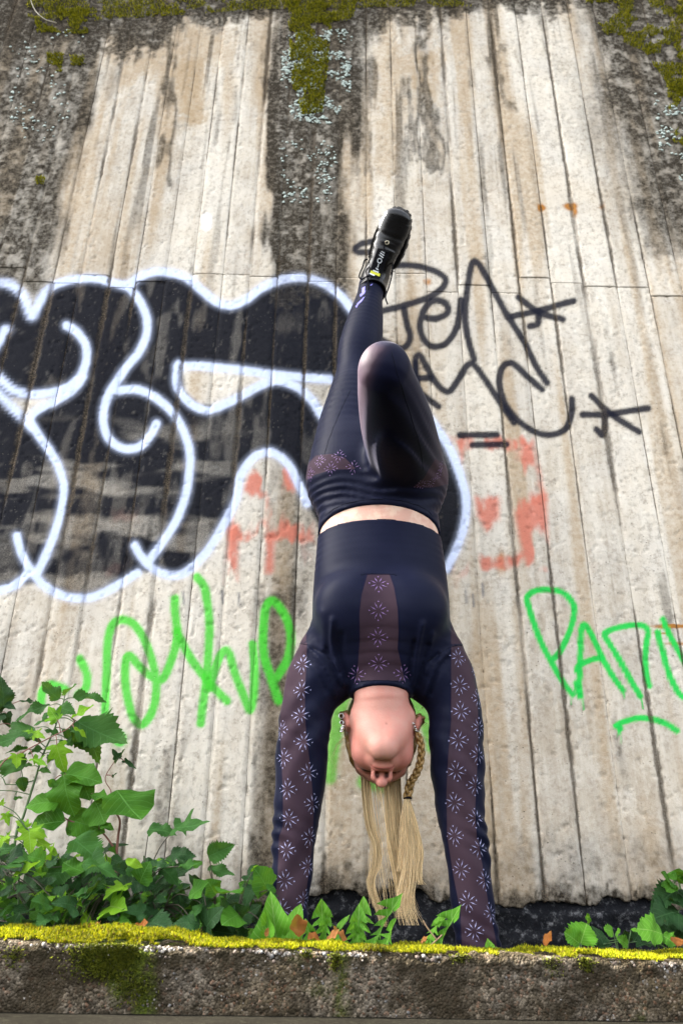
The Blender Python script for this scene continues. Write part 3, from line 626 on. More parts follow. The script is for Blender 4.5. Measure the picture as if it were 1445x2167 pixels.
# ================================================================== the person: implicit surfaces, meshed
def smin(a, b, k):
    h = np.clip(0.5+0.5*(b-a)/k, 0, 1); return b*(1-h)+a*h-k*h*(1-h)
def smax(a, b, k): return -smin(-a, -b, k)
def ell(p, c, r, R=None):
    q = p-np.asarray(c, np.float32)
    if R is not None: q = q@R.T
    r = np.asarray(r, np.float32); k0 = np.sqrt(((q/r)**2).sum(1))+1e-9; k1 = np.sqrt(((q/(r*r))**2).sum(1))+1e-9
    return k0*(k0-1)/k1
def cone(p, a, b, r1, r2):
    a = np.asarray(a, np.float32); b = np.asarray(b, np.float32); d = b-a
    t = np.clip(((p-a)@d)/(d@d), 0, 1)[:, None]
    return np.sqrt(((p-a-t*d)**2).sum(1))-(r1+(r2-r1)*t[:, 0])
class Sweep:                            # a limb: ellipses (half width a, half depth b) along a smooth spine
    def __init__(s, nodes, n=3, ref=(1, 0, 0)):
        q = crom([list(c)+[a, b] for c, a, b in nodes], n); s.c = q[:, :3].astype(np.float32); s.a = q[:, 3].astype(np.float32); s.b = q[:, 4].astype(np.float32)
        s.ref = np.asarray(ref, float); s.R = []
        for i in range(len(s.c)-1):
            T = norm(s.c[i+1]-s.c[i]); X = norm(s.ref-T*(s.ref@T)); s.R.append((T.astype(np.float32), X.astype(np.float32), np.cross(T, X).astype(np.float32)))
        s.F = [np.array([r[j] for r in s.R]) for j in range(3)]
        s.lo = (s.c-np.maximum(s.a, s.b)[:, None]).min(0); s.hi = (s.c+np.maximum(s.a, s.b)[:, None]).max(0)
    def __call__(s, p, grow=0.0):
        p = np.asarray(p, np.float32); bd = np.sqrt((np.maximum(np.maximum(s.lo-p, p-s.hi), 0)**2).sum(1)); out = bd+0.03; near = bd < 0.055
        if not near.any(): return out
        q = p[near]; best = np.full(len(q), 1e9, np.float32); W = np.zeros_like(q); RA = np.zeros(len(q), np.float32); RB = RA.copy(); ID = np.zeros(len(q), np.int32)
        for i in range(len(s.R)):
            a = s.c[i]; d = s.c[i+1]-a; t = np.clip(((q-a)@d)/(d@d), 0, 1)
            w = q-a-t[:, None]*d; ra = s.a[i]+(s.a[i+1]-s.a[i])*t; e = np.einsum('ij,ij->i', w, w)/(ra*ra)
            m = e < best; best[m] = e[m]; W[m] = w[m]; RA[m] = ra[m]; RB[m] = (s.b[i]+(s.b[i+1]-s.b[i])*t)[m]; ID[m] = i
        TT, XX, NN = s.F; M = np.minimum(RA, RB)
        qt = np.einsum('ij,ij->i', W, TT[ID]); qx = np.einsum('ij,ij->i', W, XX[ID]); qn = np.einsum('ij,ij->i', W, NN[ID])
        k0 = np.sqrt((qx/RA)**2+(qn/RB)**2+(qt/M)**2)+1e-6; k1 = np.sqrt((qx/RA**2)**2+(qn/RB**2)**2+(qt/M**2)**2)+1e-6
        best = np.where(k0 > 0.4, k0*(k0-1)/k1, (k0-1)*M)
        out[near] = best; return out
    def param(s, p):                    # 0..1 along the spine
        best = np.full(len(p), 1e9); u = np.zeros(len(p)); L = np.concatenate([[0], np.cumsum(np.linalg.norm(np.diff(s.c, axis=0), axis=1))])
        for i in range(len(s.R)):
            a, b = s.c[i], s.c[i+1]; d = b-a; t = np.clip(((p-a)@d)/(d@d), 0, 1); r = np.linalg.norm(p-a-t[:, None]*d, axis=1)
            m = r < best; best[m] = r[m]; u[m] = (L[i]+t*(L[i+1]-L[i]))[m]
        return u/L[-1]

def surface(f, xs, ys, zs, newton=2, blk=8):
    """naive surface nets on a rectilinear grid, evaluated only near the surface"""
    nx, ny, nz = len(xs), len(ys), len(zs); V = np.empty((nx, ny, nz), np.float32)
    bi = [(i, min(i+blk, nx)) for i in range(0, nx, blk)]; bj = [(i, min(i+blk, ny)) for i in range(0, ny, blk)]; bk = [(i, min(i+blk, nz)) for i in range(0, nz, blk)]
    cx = np.array([(xs[a]+xs[b-1])/2 for a, b in bi]); cy = np.array([(ys[a]+ys[b-1])/2 for a, b in bj]); cz = np.array([(zs[a]+zs[b-1])/2 for a, b in bk])
    G = np.stack(np.meshgrid(cx, cy, cz, indexing='ij'), -1).reshape(-1, 3).astype(np.float32); d = f(G).reshape(len(bi), len(bj), len(bk))
    hx = np.array([xs[b-1]-xs[a] for a, b in bi]); hy = np.array([ys[b-1]-ys[a] for a, b in bj]); hz = np.array([zs[b-1]-zs[a] for a, b in bk])
    rad = 0.5*np.sqrt(hx[:, None, None]**2+hy[None, :, None]**2+hz[None, None, :]**2)*1.5+0.012
    act = np.argwhere(np.abs(d) < rad)
    for (i, j, k) in np.argwhere(np.abs(d) >= rad):
        V[bi[i][0]:bi[i][1], bj[j][0]:bj[j][1], bk[k][0]:bk[k][1]] = d[i, j, k]
    pts, sl = [], []
    for (i, j, k) in act:
        a, b, c = bi[i], bj[j], bk[k]
        g = np.stack(np.meshgrid(xs[a[0]:a[1]], ys[b[0]:b[1]], zs[c[0]:c[1]], indexing='ij'), -1); sl.append((a, b, c, g.shape[:3])); pts.append(g.reshape(-1, 3))
    pts = np.vstack(pts).astype(np.float32); vals = np.concatenate([f(pts[i:i+400000]) for i in range(0, len(pts), 400000)]); o = 0
    for a, b, c, sh in sl:
        n = sh[0]*sh[1]*sh[2]; V[a[0]:a[1], b[0]:b[1], c[0]:c[1]] = vals[o:o+n].reshape(sh); o += n
    I = V < 0; cnt = np.zeros((nx-1, ny-1, nz-1), np.int8)
    for a in (0, 1):
        for b in (0, 1):
            for c in (0, 1): cnt += I[a:nx-1+a, b:ny-1+b, c:nz-1+c]
    cells = np.argwhere((cnt > 0) & (cnt < 8)); idm = np.full((nx-1, ny-1, nz-1), -1, np.int32); idm[tuple(cells.T)] = np.arange(len(cells))
    acc = np.zeros((len(cells), 3)); num = np.zeros(len(cells)); ax = (xs, ys, zs)
    corners = [(a, b, c) for a in (0, 1) for b in (0, 1) for c in (0, 1)]
    def cp(o): return np.stack([ax[m][cells[:, m]+o[m]] for m in range(3)], 1)
    def cv(o): return V[cells[:, 0]+o[0], cells[:, 1]+o[1], cells[:, 2]+o[2]]
    for o in corners:
        for m in range(3):
            if o[m] == 0:
                o2 = list(o); o2[m] = 1; v0, v1 = cv(o), cv(o2); s = (v0 < 0) != (v1 < 0); t = np.where(s, v0/np.where(s, v0-v1, 1), 0)[:, None]
                acc += np.where(s[:, None], cp(o)*(1-t)+cp(o2)*t, 0); num += s
    vert = acc/num[:, None]; F = []
    for m in range(3):
        s0 = [slice(0, nx), slice(0, ny), slice(0, nz)]; s1 = list(s0); s0[m] = slice(0, -1); s1[m] = slice(1, None)
        ch = I[tuple(s0)] != I[tuple(s1)]; e = np.argwhere(ch); a, b = [(1, 2), (2, 0), (0, 1)][m]
        ok = (e[:, a] > 0) & (e[:, b] > 0) & (e[:, a] < V.shape[a]-1) & (e[:, b] < V.shape[b]-1); e = e[ok]
        q = []
        for da, db in ((-1, -1), (0, -1), (0, 0), (-1, 0)):
            c = e.copy(); c[:, a] += da; c[:, b] += db; q.append(idm[tuple(c.T)])
        q = np.stack(q, 1); flip = ~I[tuple(e.T)]; q[flip] = q[flip][:, ::-1]; F.append(q)
    F = np.vstack(F); F = F[(F >= 0).all(1)]
    for _ in range(newton):
        v0, g = grad(f, vert); step = np.clip(v0/np.maximum((g*g).sum(1), 0.05), -0.003, 0.003); vert = vert-g*step[:, None]
    return vert, F
def taubin(v, F, it=8, keep=None):
    E = np.vstack([F[:, [0, 1]], F[:, [1, 2]], F[:, [2, 3]], F[:, [3, 0]]]); E = np.vstack([E, E[:, ::-1]]); n = len(v); dg = np.maximum(np.bincount(E[:, 0], minlength=n), 1)
    for k in range(it*2):
        a = np.stack([np.bincount(E[:, 0], weights=v[E[:, 1], m], minlength=n) for m in range(3)], 1)/dg[:, None]; d = (a-v)*(0.55 if k % 2 == 0 else -0.57)
        v = v+(d if keep is None else d*keep[:, None])
    return v
def grad(f, p, e=0.0012):
    p = np.asarray(p, np.float32); v = f(p); g = np.stack([f(p+np.eye(3, dtype=np.float32)[m]*e)-v for m in range(3)], 1)/e; return v, g
def onto(f, p, n=4):
    for _ in range(n):
        v, g = grad(f, p); p = p-g*np.clip(v/np.maximum((g*g).sum(1), 0.05), -0.01, 0.01)[:, None]
    return p
def shoot(f, u, v, t0=1.1, t1=2.6):      # the first point of f met along the sight line of a pixel
    d = norm(pray(u, v)); t = np.arange(t0, t1, 0.004); p = (CAM+d*t[:, None]).astype(np.float32); s = np.argwhere(f(p) < 0)
    return None if len(s) == 0 else p[s[0, 0]].astype(float)

def node(u, v, Y, au, bm=None, k=1.0):   # spine node from a pixel, a depth and a half width in pixels
    c = P(u, v, Y); a = au*mpp(c)*k; return (c, a, a if bm is None else bm)
# ---- skeleton
torso = Sweep([(P(806, 1424, 1.785), 0.075, 0.042), (P(806, 1392, 1.775), 0.128, 0.080), (P(806, 1310, 1.765), 0.150, 0.104), (P(805, 1235, 1.775), 0.151, 0.098),
               (P(803, 1160, 1.785), 0.146, 0.090), (P(801, 1100, 1.795), 0.143, 0.088), (P(799, 1055, 1.805), 0.152, 0.096), (P(798, 1015, 1.815), 0.155, 0.104), (P(796, 985, 1.825), 0.146, 0.100)], 5)
armL = Sweep([node(682, 1388, 1.79, 44), node(664, 1440, 1.80, 47), node(648, 1510, 1.80, 45), node(637, 1620, 1.805, 44), node(632, 1690, 1.81, 40), node(622, 1790, 1.82, 33), node(611, 1900, 1.83, 29), node(604, 1985, 1.835, 27)])
armR = Sweep([node(932, 1388, 1.79, 44), node(950, 1440, 1.80, 47), node(962, 1510, 1.80, 46), node(967, 1610, 1.805, 47), node(972, 1690, 1.81, 41), node(986, 1800, 1.82, 34), node(999, 1900, 1.83, 32), node(1011, 2000, 1.835, 31)])
HIPL, HIPR = P(728, 1015, 1.82), P(868, 1010, 1.80)
KNL, ANL = P(752, 792, 1.885), P(786, 606, 1.945)
KNR = P(813, 792, 1.375)
legL = Sweep([(HIPL, 0.088, 0.095), (HIPL*0.62+KNL*0.38, 0.083, 0.086), (HIPL*0.25+KNL*0.75, 0.064, 0.066), (KNL, 0.050, 0.054), (KNL*0.72+ANL*0.28, 0.058, 0.062), (KNL*0.42+ANL*0.58, 0.049, 0.052), (ANL*0.85+KNL*0.15, 0.036, 0.038), (ANL, 0.035, 0.038), (ANL*1.12-KNL*0.12, 0.034, 0.038)], 6)
legR = Sweep([(HIPR, 0.088, 0.092), (HIPR*0.75+KNR*0.25, 0.084, 0.088), (HIPR*0.45+KNR*0.55, 0.078, 0.078), (HIPR*0.18+KNR*0.82, 0.064, 0.062), (KNR, 0.050, 0.050)], 8)
KNR2 = KNR+np.array([0.004, 0.012, 0.012]); ANR = P(852, 868, 1.765)
shinR = Sweep([(KNR2, 0.046, 0.046), (KNR2*0.68+ANR*0.32, 0.050, 0.050), (KNR2*0.4+ANR*0.6, 0.044, 0.044), (ANR, 0.035, 0.036), (ANR*1.1-KNR2*0.1, 0.034, 0.036)])
# ---- head frame: x to the picture's right, f where the face looks (down), u towards the crown (to the wall)
HA = math.radians(257); HF = np.array([0.0, math.cos(HA), math.sin(HA)]); HU = np.array([0, -math.sin(HA), math.cos(HA)])
HX = np.array([1.0, 0, 0]); HO = P(808, 1540, 1.805)
_y = math.radians(2.0); HXr = math.cos(_y)*HX+math.sin(_y)*HF; HFr = -math.sin(_y)*HX+math.cos(_y)*HF
HM = np.stack([HXr, HFr, HU]).astype(np.float32)           # world -> head
def tohead(p): return (np.asarray(p, np.float32)-HO.astype(np.float32))@HM.T
def fromhead(q): return HO+np.asarray(q, float)@HM
neck = Sweep([(P(806, 1415, 1.775), 0.064, 0.058), (P(806, 1455, 1.762), 0.060, 0.056), (P(807, 1490, 1.760), 0.058, 0.052), (P(808, 1515, 1.775), 0.058, 0.050), (fromhead((0, -0.01, 0.0)), 0.055, 0.05)])
HS = np.array([0.97, 1.15, 0.94], np.float32)
def head(p):
    p = np.asarray(p, np.float32); r = np.sqrt(((p-HC)**2).sum(1)); out = r-0.13; near = r < 0.22
    if near.any(): out[near] = head_(p[near])
    return out
def head_(p):
    q = tohead(p)/HS; ax = np.abs(q[:, 0]); m = q.copy(); m[:, 0] = ax
    d = ell(q, (0, -0.010, 0.040), (0.0765, 0.097, 0.085))
    d = smin(d, ell(q, (0, 0.034, -0.022), (0.067, 0.057, 0.078)), 0.03)
    d = smin(d, cone(m, (0.054, -0.002, -0.052), (0.006, 0.072, -0.099), 0.016, 0.014), 0.020)
    d = smin(d, ell(q, (0, 0.073, -0.098), (0.027, 0.019, 0.020)), 0.024)
    d = smin(d, ell(q, (0, 0.028, -0.068), (0.044, 0.050, 0.026)), 0.025)            # floor of the mouth
    d = smin(d, ell(m, (0.038, 0.062, -0.028), (0.026, 0.022, 0.028)), 0.02)        # cheeks
    d = smin(d, cone(m, (0.008, 0.088, 0.030), (0.044, 0.070, 0.034), 0.010, 0.010), 0.02)   # brow
    d = smax(d, -ell(m, (0.031, 0.100, 0.010), (0.019, 0.020, 0.013)), 0.012)
    d = smin(d, ell(m, (0.031, 0.0735, 0.008), (0.0145, 0.0135, 0.0125)), 0.004)    # closed eyes
    d = smin(d, cone(q, (0, 0.086, 0.026), (0, 0.106, -0.018), 0.0085, 0.0115), 0.012)        # nose
    d = smin(d, ell(q, (0, 0.1125, -0.0225), (0.0115, 0.0095, 0.0095)), 0.006)
    d = smin(d, ell(m, (0.0155, 0.1005, -0.0250), (0.0080, 0.0115, 0.0095)), 0.005)
    d = smax(d, -ell(m, (0.0100, 0.1010, -0.0360), (0.0054, 0.0085, 0.0100)), 0.0022)
    d = smin(d, ell(q, (0, 0.081, -0.050), (0.030, 0.016, 0.026)), 0.014)           # muzzle
    d = smin(d, ell(m, (0.008, 0.0945, -0.0475), (0.015, 0.0055, 0.0055)), 0.005)
    d = smin(d, ell(q, (0, 0.0935, -0.0590), (0.019, 0.0068, 0.0066)), 0.005)
    d = smax(d, -ell(q, (0, 0.100, -0.0530), (0.024, 0.0075, 0.0013)), 0.002)
    d = smax(d, -ell(q, (0, 0.096, -0.0735), (0.016, 0.010, 0.005)), 0.008)
    # ears
    e = ell(m, (0.0800, -0.006, -0.004), (0.0085, 0.018, 0.030), EARR)
    e = smax(e, -ell(m, (0.0890, 0.000, 0.000), (0.0075, 0.0105, 0.019), EARR), 0.004)
    e = smin(e, ell(m, (0.0760, 0.004, -0.027), (0.006, 0.008, 0.009)), 0.006)
    return smin(d, e, 0.006)*0.97
HC = fromhead((0, 0.0, 0.0)).astype(np.float32)
_c, _s = math.cos(math.radians(-24)), math.sin(math.radians(-24)); EARR = np.array([[_c, -_s, 0], [_s, _c, 0], [0, 0, 1]], np.float32)
BUST = [(P(738, 1285, 1.695), (0.064, 0.050, 0.064)), (P(874, 1288, 1.695), (0.064, 0.050, 0.064))]
def trunk(p, soft=0.045):
    d = torso(p); a = np.minimum(armL(p), armR(p)); d = smin(d, a, 0.05)
    for c in (P(690, 1436, 1.80), P(920, 1436, 1.80)): d = smin(d, ell(p, c, (0.052, 0.060, 0.052)), 0.04)
    for c, r in BUST: d = smin(d, ell(p, c, r), 0.04)
    return d
def legs(p):
    d = smin(legL(p), torso(p), 0.045); d = smin(d, legR(p), 0.035)
    for c in (P(742, 1015, 1.885), P(855, 1015, 1.88)): d = smin(d, ell(p, c, (0.085, 0.075, 0.088)), 0.04)
    d = smin(d, ell(p, KNR+np.array([0.0, -0.022, 0.018]), (0.034, 0.026, 0.034)), 0.03)
    return smin(d, shinR(p), 0.012)
def hands(p):
    d = np.full(len(p), 1.0, np.float32); m = p[:, 2] < 0.09
    if not m.any(): return d
    q = p[m]; b = np.full(len(q), 1.0, np.float32)
    for s, arm in ((-1, armL), (1, armR)):
        w = arm.c[-1].astype(float); gz = SOILZ+SLOPE*w[0]
        pc = np.array([w[0]+s*0.004, w[1]-0.045, gz+0.016])
        e = cone(q, w, (w[0], w[1]-0.004, gz+0.026), 0.028, 0.027); e = smin(e, ell(q, pc, (0.040, 0.050, 0.015)), 0.02)
        for k, (dx, L, an) in enumerate([(-0.030, 0.066, -14), (-0.010, 0.076, -4), (0.011, 0.071, 5), (0.030, 0.055, 15)]):
            dx, an = s*dx, s*an; t = np.array([math.sin(math.radians(an)), -math.cos(math.radians(an)), 0])
            a0 = pc+np.array([dx, -0.036, 0.003]); a1 = a0+t*L*0.5+np.array([0, 0, 0.007]); a2 = a0+t*L+np.array([0, 0, -0.006])
            e = smin(e, np.minimum(cone(q, a0, a1, 0.0088, 0.0082), cone(q, a1, a2, 0.0082, 0.0068)), 0.006)
        a0 = pc+np.array([-s*0.026, 0.014, 0.002]); a1 = a0+np.array([-s*0.026, -0.022, 0.0]); a2 = a1+np.array([-s*0.012, -0.028, -0.004])
        e = smin(e, np.minimum(cone(q, a0, a1, 0.0125, 0.0095), cone(q, a1, a2, 0.0095, 0.0075)), 0.008); b = np.minimum(b, e)
    d[m] = b; return d
def body(p):
    d = smin(trunk(p), legs(p), 0.01)+0.0035; nk = neck(p)
    for a, b in ((P(784, 1440, 1.735), P(757, 1528, 1.772)), (P(829, 1440, 1.735), P(861, 1526, 1.772))): nk = smin(nk, cone(p, a, b, 0.011, 0.011), 0.010)
    d = smin(d, smin(nk, head(p), 0.022), 0.006); return smin(d, hands(p), 0.012)
def axisgrid(lo, hi, h, zones=()):
    out = [lo]
    while out[-1] < hi:
        s = h
        for a, b, k in zones:
            if a-k <= out[-1] <= b: s = min(s, k)
        out.append(out[-1]+s)
    return np.array(out)
XC = float(HO[0])
gx = axisgrid(-0.26, 0.42, 0.0048, [(XC-0.10, XC+0.10, 0.0026), (-0.20, -0.03, 0.0042), (0.18, 0.36, 0.0042)])
gy = axisgrid(1.27, 2.08, 0.0055, [(HO[1]-0.14, HO[1]+0.14, 0.0028)])
gz = axisgrid(-0.10, 2.02, 0.0058, [(HO[2]-0.145, HO[2]+0.07, 0.0026), (-0.10, -0.02, 0.0042)])
bv, bf = surface(body, gx, gy, gz, 1)
bv = taubin(bv, bf, 6, (np.linalg.norm(bv-HO, axis=1) > 0.15).astype(float)*0.9+0.1)

# ---- skin
def skin_mat():
    t = NT('skin'); c = t.coord(); tc = t.attr('tint'); n = t.noise(c, 220, 4, 0.65); n2 = t.noise(c, 30, 3)
    b = t.mix(t.rng(n2, 0.38, 0.62, 0, 0.8), tc.outputs['Color'], t.mix(0.55, tc.outputs['Color'], (0.42, 0.15, 0.115)))
    b = t.mix(t.rng(n, 0.6, 0.75, 0, 0.25), b, (0.30, 0.12, 0.08))
    t.set(Base_Color=b, Roughness=0.55, Normal=t.bump(n, 0.3, 0.0016)); t.b.inputs['Specular IOR Level'].default_value = 0.28; t.b.inputs['Subsurface Weight'].default_value = 0.12
    t.b.inputs['Subsurface Radius'].default_value = (0.010, 0.004, 0.002); t.b.inputs['Subsurface Scale'].default_value = 1.0; return t.m
M_SKIN = skin_mat()
def skin_tint(v):
    n = len(v); c = np.tile(np.array([0.60, 0.42, 0.32]), (n, 1)); q = tohead(v.astype(np.float32))/HS; ax = np.abs(q[:, 0])
    hd = np.linalg.norm((q-np.array([0, 0.01, 0]))/np.array([0.12, 0.14, 0.15]), axis=1) < 1
    def put(w, col_): nonlocal c; w = np.clip(w*hd, 0, 1)[:, None]; c = c*(1-w)+np.asarray(col_)*w
    put(np.ones(n), (0.40, 0.195, 0.152))
    put(np.exp(-((ax-0.044)/0.022)**2-((q[:, 2]+0.03)/0.03)**2)*(q[:, 1] > 0.02)*0.7, (0.46, 0.165, 0.135))
    put(np.exp(-(q[:, 0]/0.02)**2-((q[:, 1]-0.108)/0.014)**2-((q[:, 2]+0.02)/0.016)**2)*0.7, (0.47, 0.175, 0.14))
    lip = ((np.abs(q[:, 2]+0.054)-0.0105*np.sqrt(np.clip(1-(q[:, 0]/0.025)**2, 0, 1)) < 0.0) & (q[:, 1] > 0.082)); put(lip*0.85, (0.34, 0.085, 0.08))
    put(sstep(-0.085, -0.045, q[:, 2])*sstep(0.0, 0.05, q[:, 1])*0.55, (0.40, 0.145, 0.115)); put((ax > 0.066)*(q[:, 1] < 0.03)*0.5*(np.abs(q[:, 2]) < 0.04), (0.50, 0.15, 0.11))
    nos = np.exp(-(((ax-0.0100)/0.0056)**2+((q[:, 1]-0.101)/0.0086)**2+((q[:, 2]+0.029)/0.012)**2)**2); put(nos, (0.035, 0.008, 0.006))
    lash = np.exp(-((q[:, 2]-0.001-0.08*np.abs(ax-0.031))/0.0048)**2)*(np.abs(ax-0.031) < 0.017)*(q[:, 1] > 0.06); put(lash, (0.02, 0.012, 0.01))
    brow = np.exp(-((q[:, 2]-0.028)/0.0045)**2)*(np.abs(ax-0.034) < 0.024)*(q[:, 1] > 0.05); put(brow*0.75, (0.10, 0.055, 0.025))
    for (x, f_, u_) in [(0.034, 0.05, -0.075), (0.041, 0.058, -0.062), (0.005, 0.03, -0.105), (0.03, -0.02, -0.085)]:
        put(np.exp(-(((q[:, 0]-x)**2+(q[:, 1]-f_)**2+(q[:, 2]-u_)**2)/0.0022**2)), (0.08, 0.03, 0.02))
    pu, pv = proj(v); w = np.exp(-((pu-798)/8)**2-((pv-1064)/7)**2)[:, None]*(v[:, 1:2] < 1.75); c = c*(1-w)+np.array([0.05, 0.018, 0.01])*w  # navel: dark spot painted in for the shade of its hollow
    return np.column_stack([c, np.ones(n)])
person = empty('person', (float((armL.c[-1][0]+armR.c[-1][0])/2), float(armL.c[-1][1]), SOILZ))
tag(person, 'person in black sportswear doing a handstand, one leg straight up and one knee bent', 'person')
mesh_obj('body', bv, bf, M_SKIN, person, True, {'tint': skin_tint(bv)})

# ---- clothes: the body grown by the cloth's thickness, cut at hems
def wr(p, s=1.0):                        # soft folds
    w = (fbm(p, (16, 16, 30), 2, 140)-0.5)*0.006; return w*s
def planed(p, o, n): return (p-np.asarray(o, np.float32))@norm(n).astype(np.float32)
HEM = P(800, 1100, 1.70); HEMN = np.array([0, 0.16, 1.0])
CUFL, CUFR = armL.c[-3].astype(float)*0.0+P(604, 1985, 1.835), P(1011, 1998, 1.835)
sleeveL = Sweep([(c, a+0.003+0.0035*k, b+0.003+0.0035*k) for c, a, b, k in zip(armL.c[::3], armL.a[::3], armL.b[::3], np.linspace(0.3, 1.8, len(armL.c[::3])))], 3)
sleeveR = Sweep([(c, a+0.003+0.0035*k, b+0.003+0.0035*k) for c, a, b, k in zip(armR.c[::3], armR.a[::3], armR.b[::3], np.linspace(0.3, 1.8, len(armR.c[::3])))], 3)
def arm_folds(p, arm, sgn):
    # gathers on the inside of the elbow and above the cuff
    x = (p[:, 0]-float(arm.c[len(arm.c)//2][0]))*sgn; z = p[:, 2]
    f = np.sin(z*150+p[:, 0]*90+3*np.sin(z*31)+p[:, 1]*40)
    el_ = np.exp(-((z-0.20)/0.07)**2)*np.clip(x/0.04, 0, 1)
    cu = np.exp(-((z-0.03)/0.06)**2)
    g_ = np.sin(z*62+p[:, 0]*95*sgn+2.2*np.sin(z*17+sgn)); return f*(0.0018*el_+0.0015*cu+0.0005)+g_*0.0026*(0.2+0.9*vnoise(p, 14, 145))
RID = [([(402, 740), (398, 860), (425, 980), (470, 1100)], 5.0, 0.0042), ([(372, 900), (400, 1000), (440, 1110)], 4, -0.003), ([(455, 820), (450, 940), (480, 1060)], 6, -0.003), ([(345, 700), (360, 800), (350, 900)], 9, 0.002),
    ([(905, 760), (880, 880), (862, 1000), (845, 1100)], 5, 0.0040), ([(860, 860), (838, 960), (825, 1070)], 4.5, -0.003), ([(935, 880), (905, 990), (880, 1100)], 4.5, -0.0032), ([(960, 820), (930, 930), (920, 1030)], 6, 0.0025),
    ([(262, 890), (330, 960), (385, 1060), (420, 1160)], 4, 0.003), ([(290, 900), (370, 940), (440, 1040)], 3.5, -0.003), ([(250, 940), (320, 1030), (370, 1140)], 5, -0.0025), ([(1062, 905), (1000, 960), (950, 1060), (915, 1160)], 4, 0.003), ([(1040, 960), (985, 1040), (950, 1150)], 4.5, -0.003), ([(990, 930), (930, 985), (890, 1060)], 3.5, -0.0028)]
RID = [([(550+x*0.3806, 1030+y*0.3806) for x, y in crom(q, 3)], w, a) for q, w, a in RID]
def ridges(p):
    out = np.zeros(len(p), np.float32); m = (p[:, 1] < 1.82) & (p[:, 2] > 0.40) & (p[:, 2] < 0.75)
    if not m.any(): return out
    u, v = proj(p[m]); r = np.zeros(len(u), np.float32)
    for q, w, a in RID:
        e = np.array(q); k = (u > e[:, 0].min()-3*w) & (u < e[:, 0].max()+3*w) & (v > e[:, 1].min()-3*w) & (v < e[:, 1].max()+3*w)
        if k.any(): r[k] += 1.5*a*np.exp(-(seg_dist(u[k], v[k], q)/w)**2)
    out[m] = np.clip(r, -0.0036, 0.008); return out
def top_field(p):
    d = torso(p); arms = smin(sleeveL(p)-arm_folds(p, armL, -1), sleeveR(p)-arm_folds(p, armR, 1), 0.01); d = smin(d, arms, 0.05)
    for c in (P(690, 1436, 1.80), P(920, 1436, 1.80)): d = smin(d, ell(p, c, (0.052, 0.060, 0.052)), 0.04)
    for c, r in BUST: d = smin(d, ell(p, c, r), 0.045)
    u = p[:, 0]-XC; z = p[:, 2]
    # drag lines from the armpits towards the chest, taut cloth between the bust
    d = d-0.0045-ridges(p)-wr(p, 0.10)
    nb = np.maximum(neck(p)-0.006, -planed(p, P(806, 1456, 1.72), (0, 0.12, 1)))     # collar band
    d = smin(d, nb, 0.014)
    cut = planed(p, HEM, HEMN)-0.006*(np.abs(u)/0.1)**2*0
    d = smax(d, cut, 0.0015)
    d = np.maximum(d, -planed(p, (0, 0, SOILZ+0.045), (-SLOPE, 0, 1)))
    return d
WST = P(800, 1062, 1.70); WSTN = np.array([0, 0.52, 1.0])
def leg_field(p):
    d = legs(p); z = p[:, 2]; u = p[:, 0]-XC
    # gathered cloth below the waistband and at the knees
    g = np.exp(-((z-0.955-0.10*u*u*4)/0.045)**2)*(p[:, 1] < 1.86)
    f = np.sin((z-1.1*u*u)*300+2.6*np.sin(u*24)+9*u+7*(vnoise(p, (14, 5, 22), 147)-0.5))*(0.45+1.1*vnoise(p, (20, 5, 26), 148))
    kn = np.exp(-(np.linalg.norm(p-KNL.astype(np.float32), axis=1)/0.065)**2); an = np.exp(-(np.linalg.norm(p-ANL.astype(np.float32), axis=1)/0.05)**2)
    fk = np.sin(z*170+p[:, 0]*90+3*np.sin(p[:, 0]*45+z*20))*(vnoise(p, (25, 25, 18), 149)-0.25)*2
    d = d-0.0045-0.0024*f*g-0.0011*fk*kn-0.0008*fk*an-wr(p, 0.06)
    pw = p.copy(); pw[:, 1] = np.maximum(pw[:, 1], 1.68); d = smax(d, -planed(pw, WST, WSTN), 0.0015)
    tl = norm(ANL-KNL); d = np.maximum(d, np.where(p[:, 2] > 1.5, planed(p, ANL+tl*0.012, tl), -1))
    ts = norm(ANR-KNR2); d = np.maximum(d, np.where((p[:, 1] > 1.72) & (p[:, 2] > 1.12) & (p[:, 0] > XC-0.02) & (p[:, 2] < 1.4), planed(p, ANR+ts*0.01, ts), -1))
    return d
tv, tf = surface(top_field, axisgrid(-0.26, 0.42, 0.004), axisgrid(1.58, 1.97, 0.0045), axisgrid(-0.08, 0.92, 0.004), 1); tv = taubin(tv, tf, 9)
lv, lf = surface(leg_field, axisgrid(-0.16, 0.30, 0.0042), axisgrid(1.28, 2.06, 0.0048), axisgrid(0.80, 1.95, 0.0044), 1); lv = taubin(lv, lf, 9)
E2 = lambda *q: [(550+x*0.3806, 1030+y*0.3806) for x, y in q]
E1 = lambda *q: [(550+x*0.3806, 380+y*0.3806) for x, y in q]
E5 = lambda *q: [(500+x*0.4152, 1750+y*0.4152) for x, y in q]
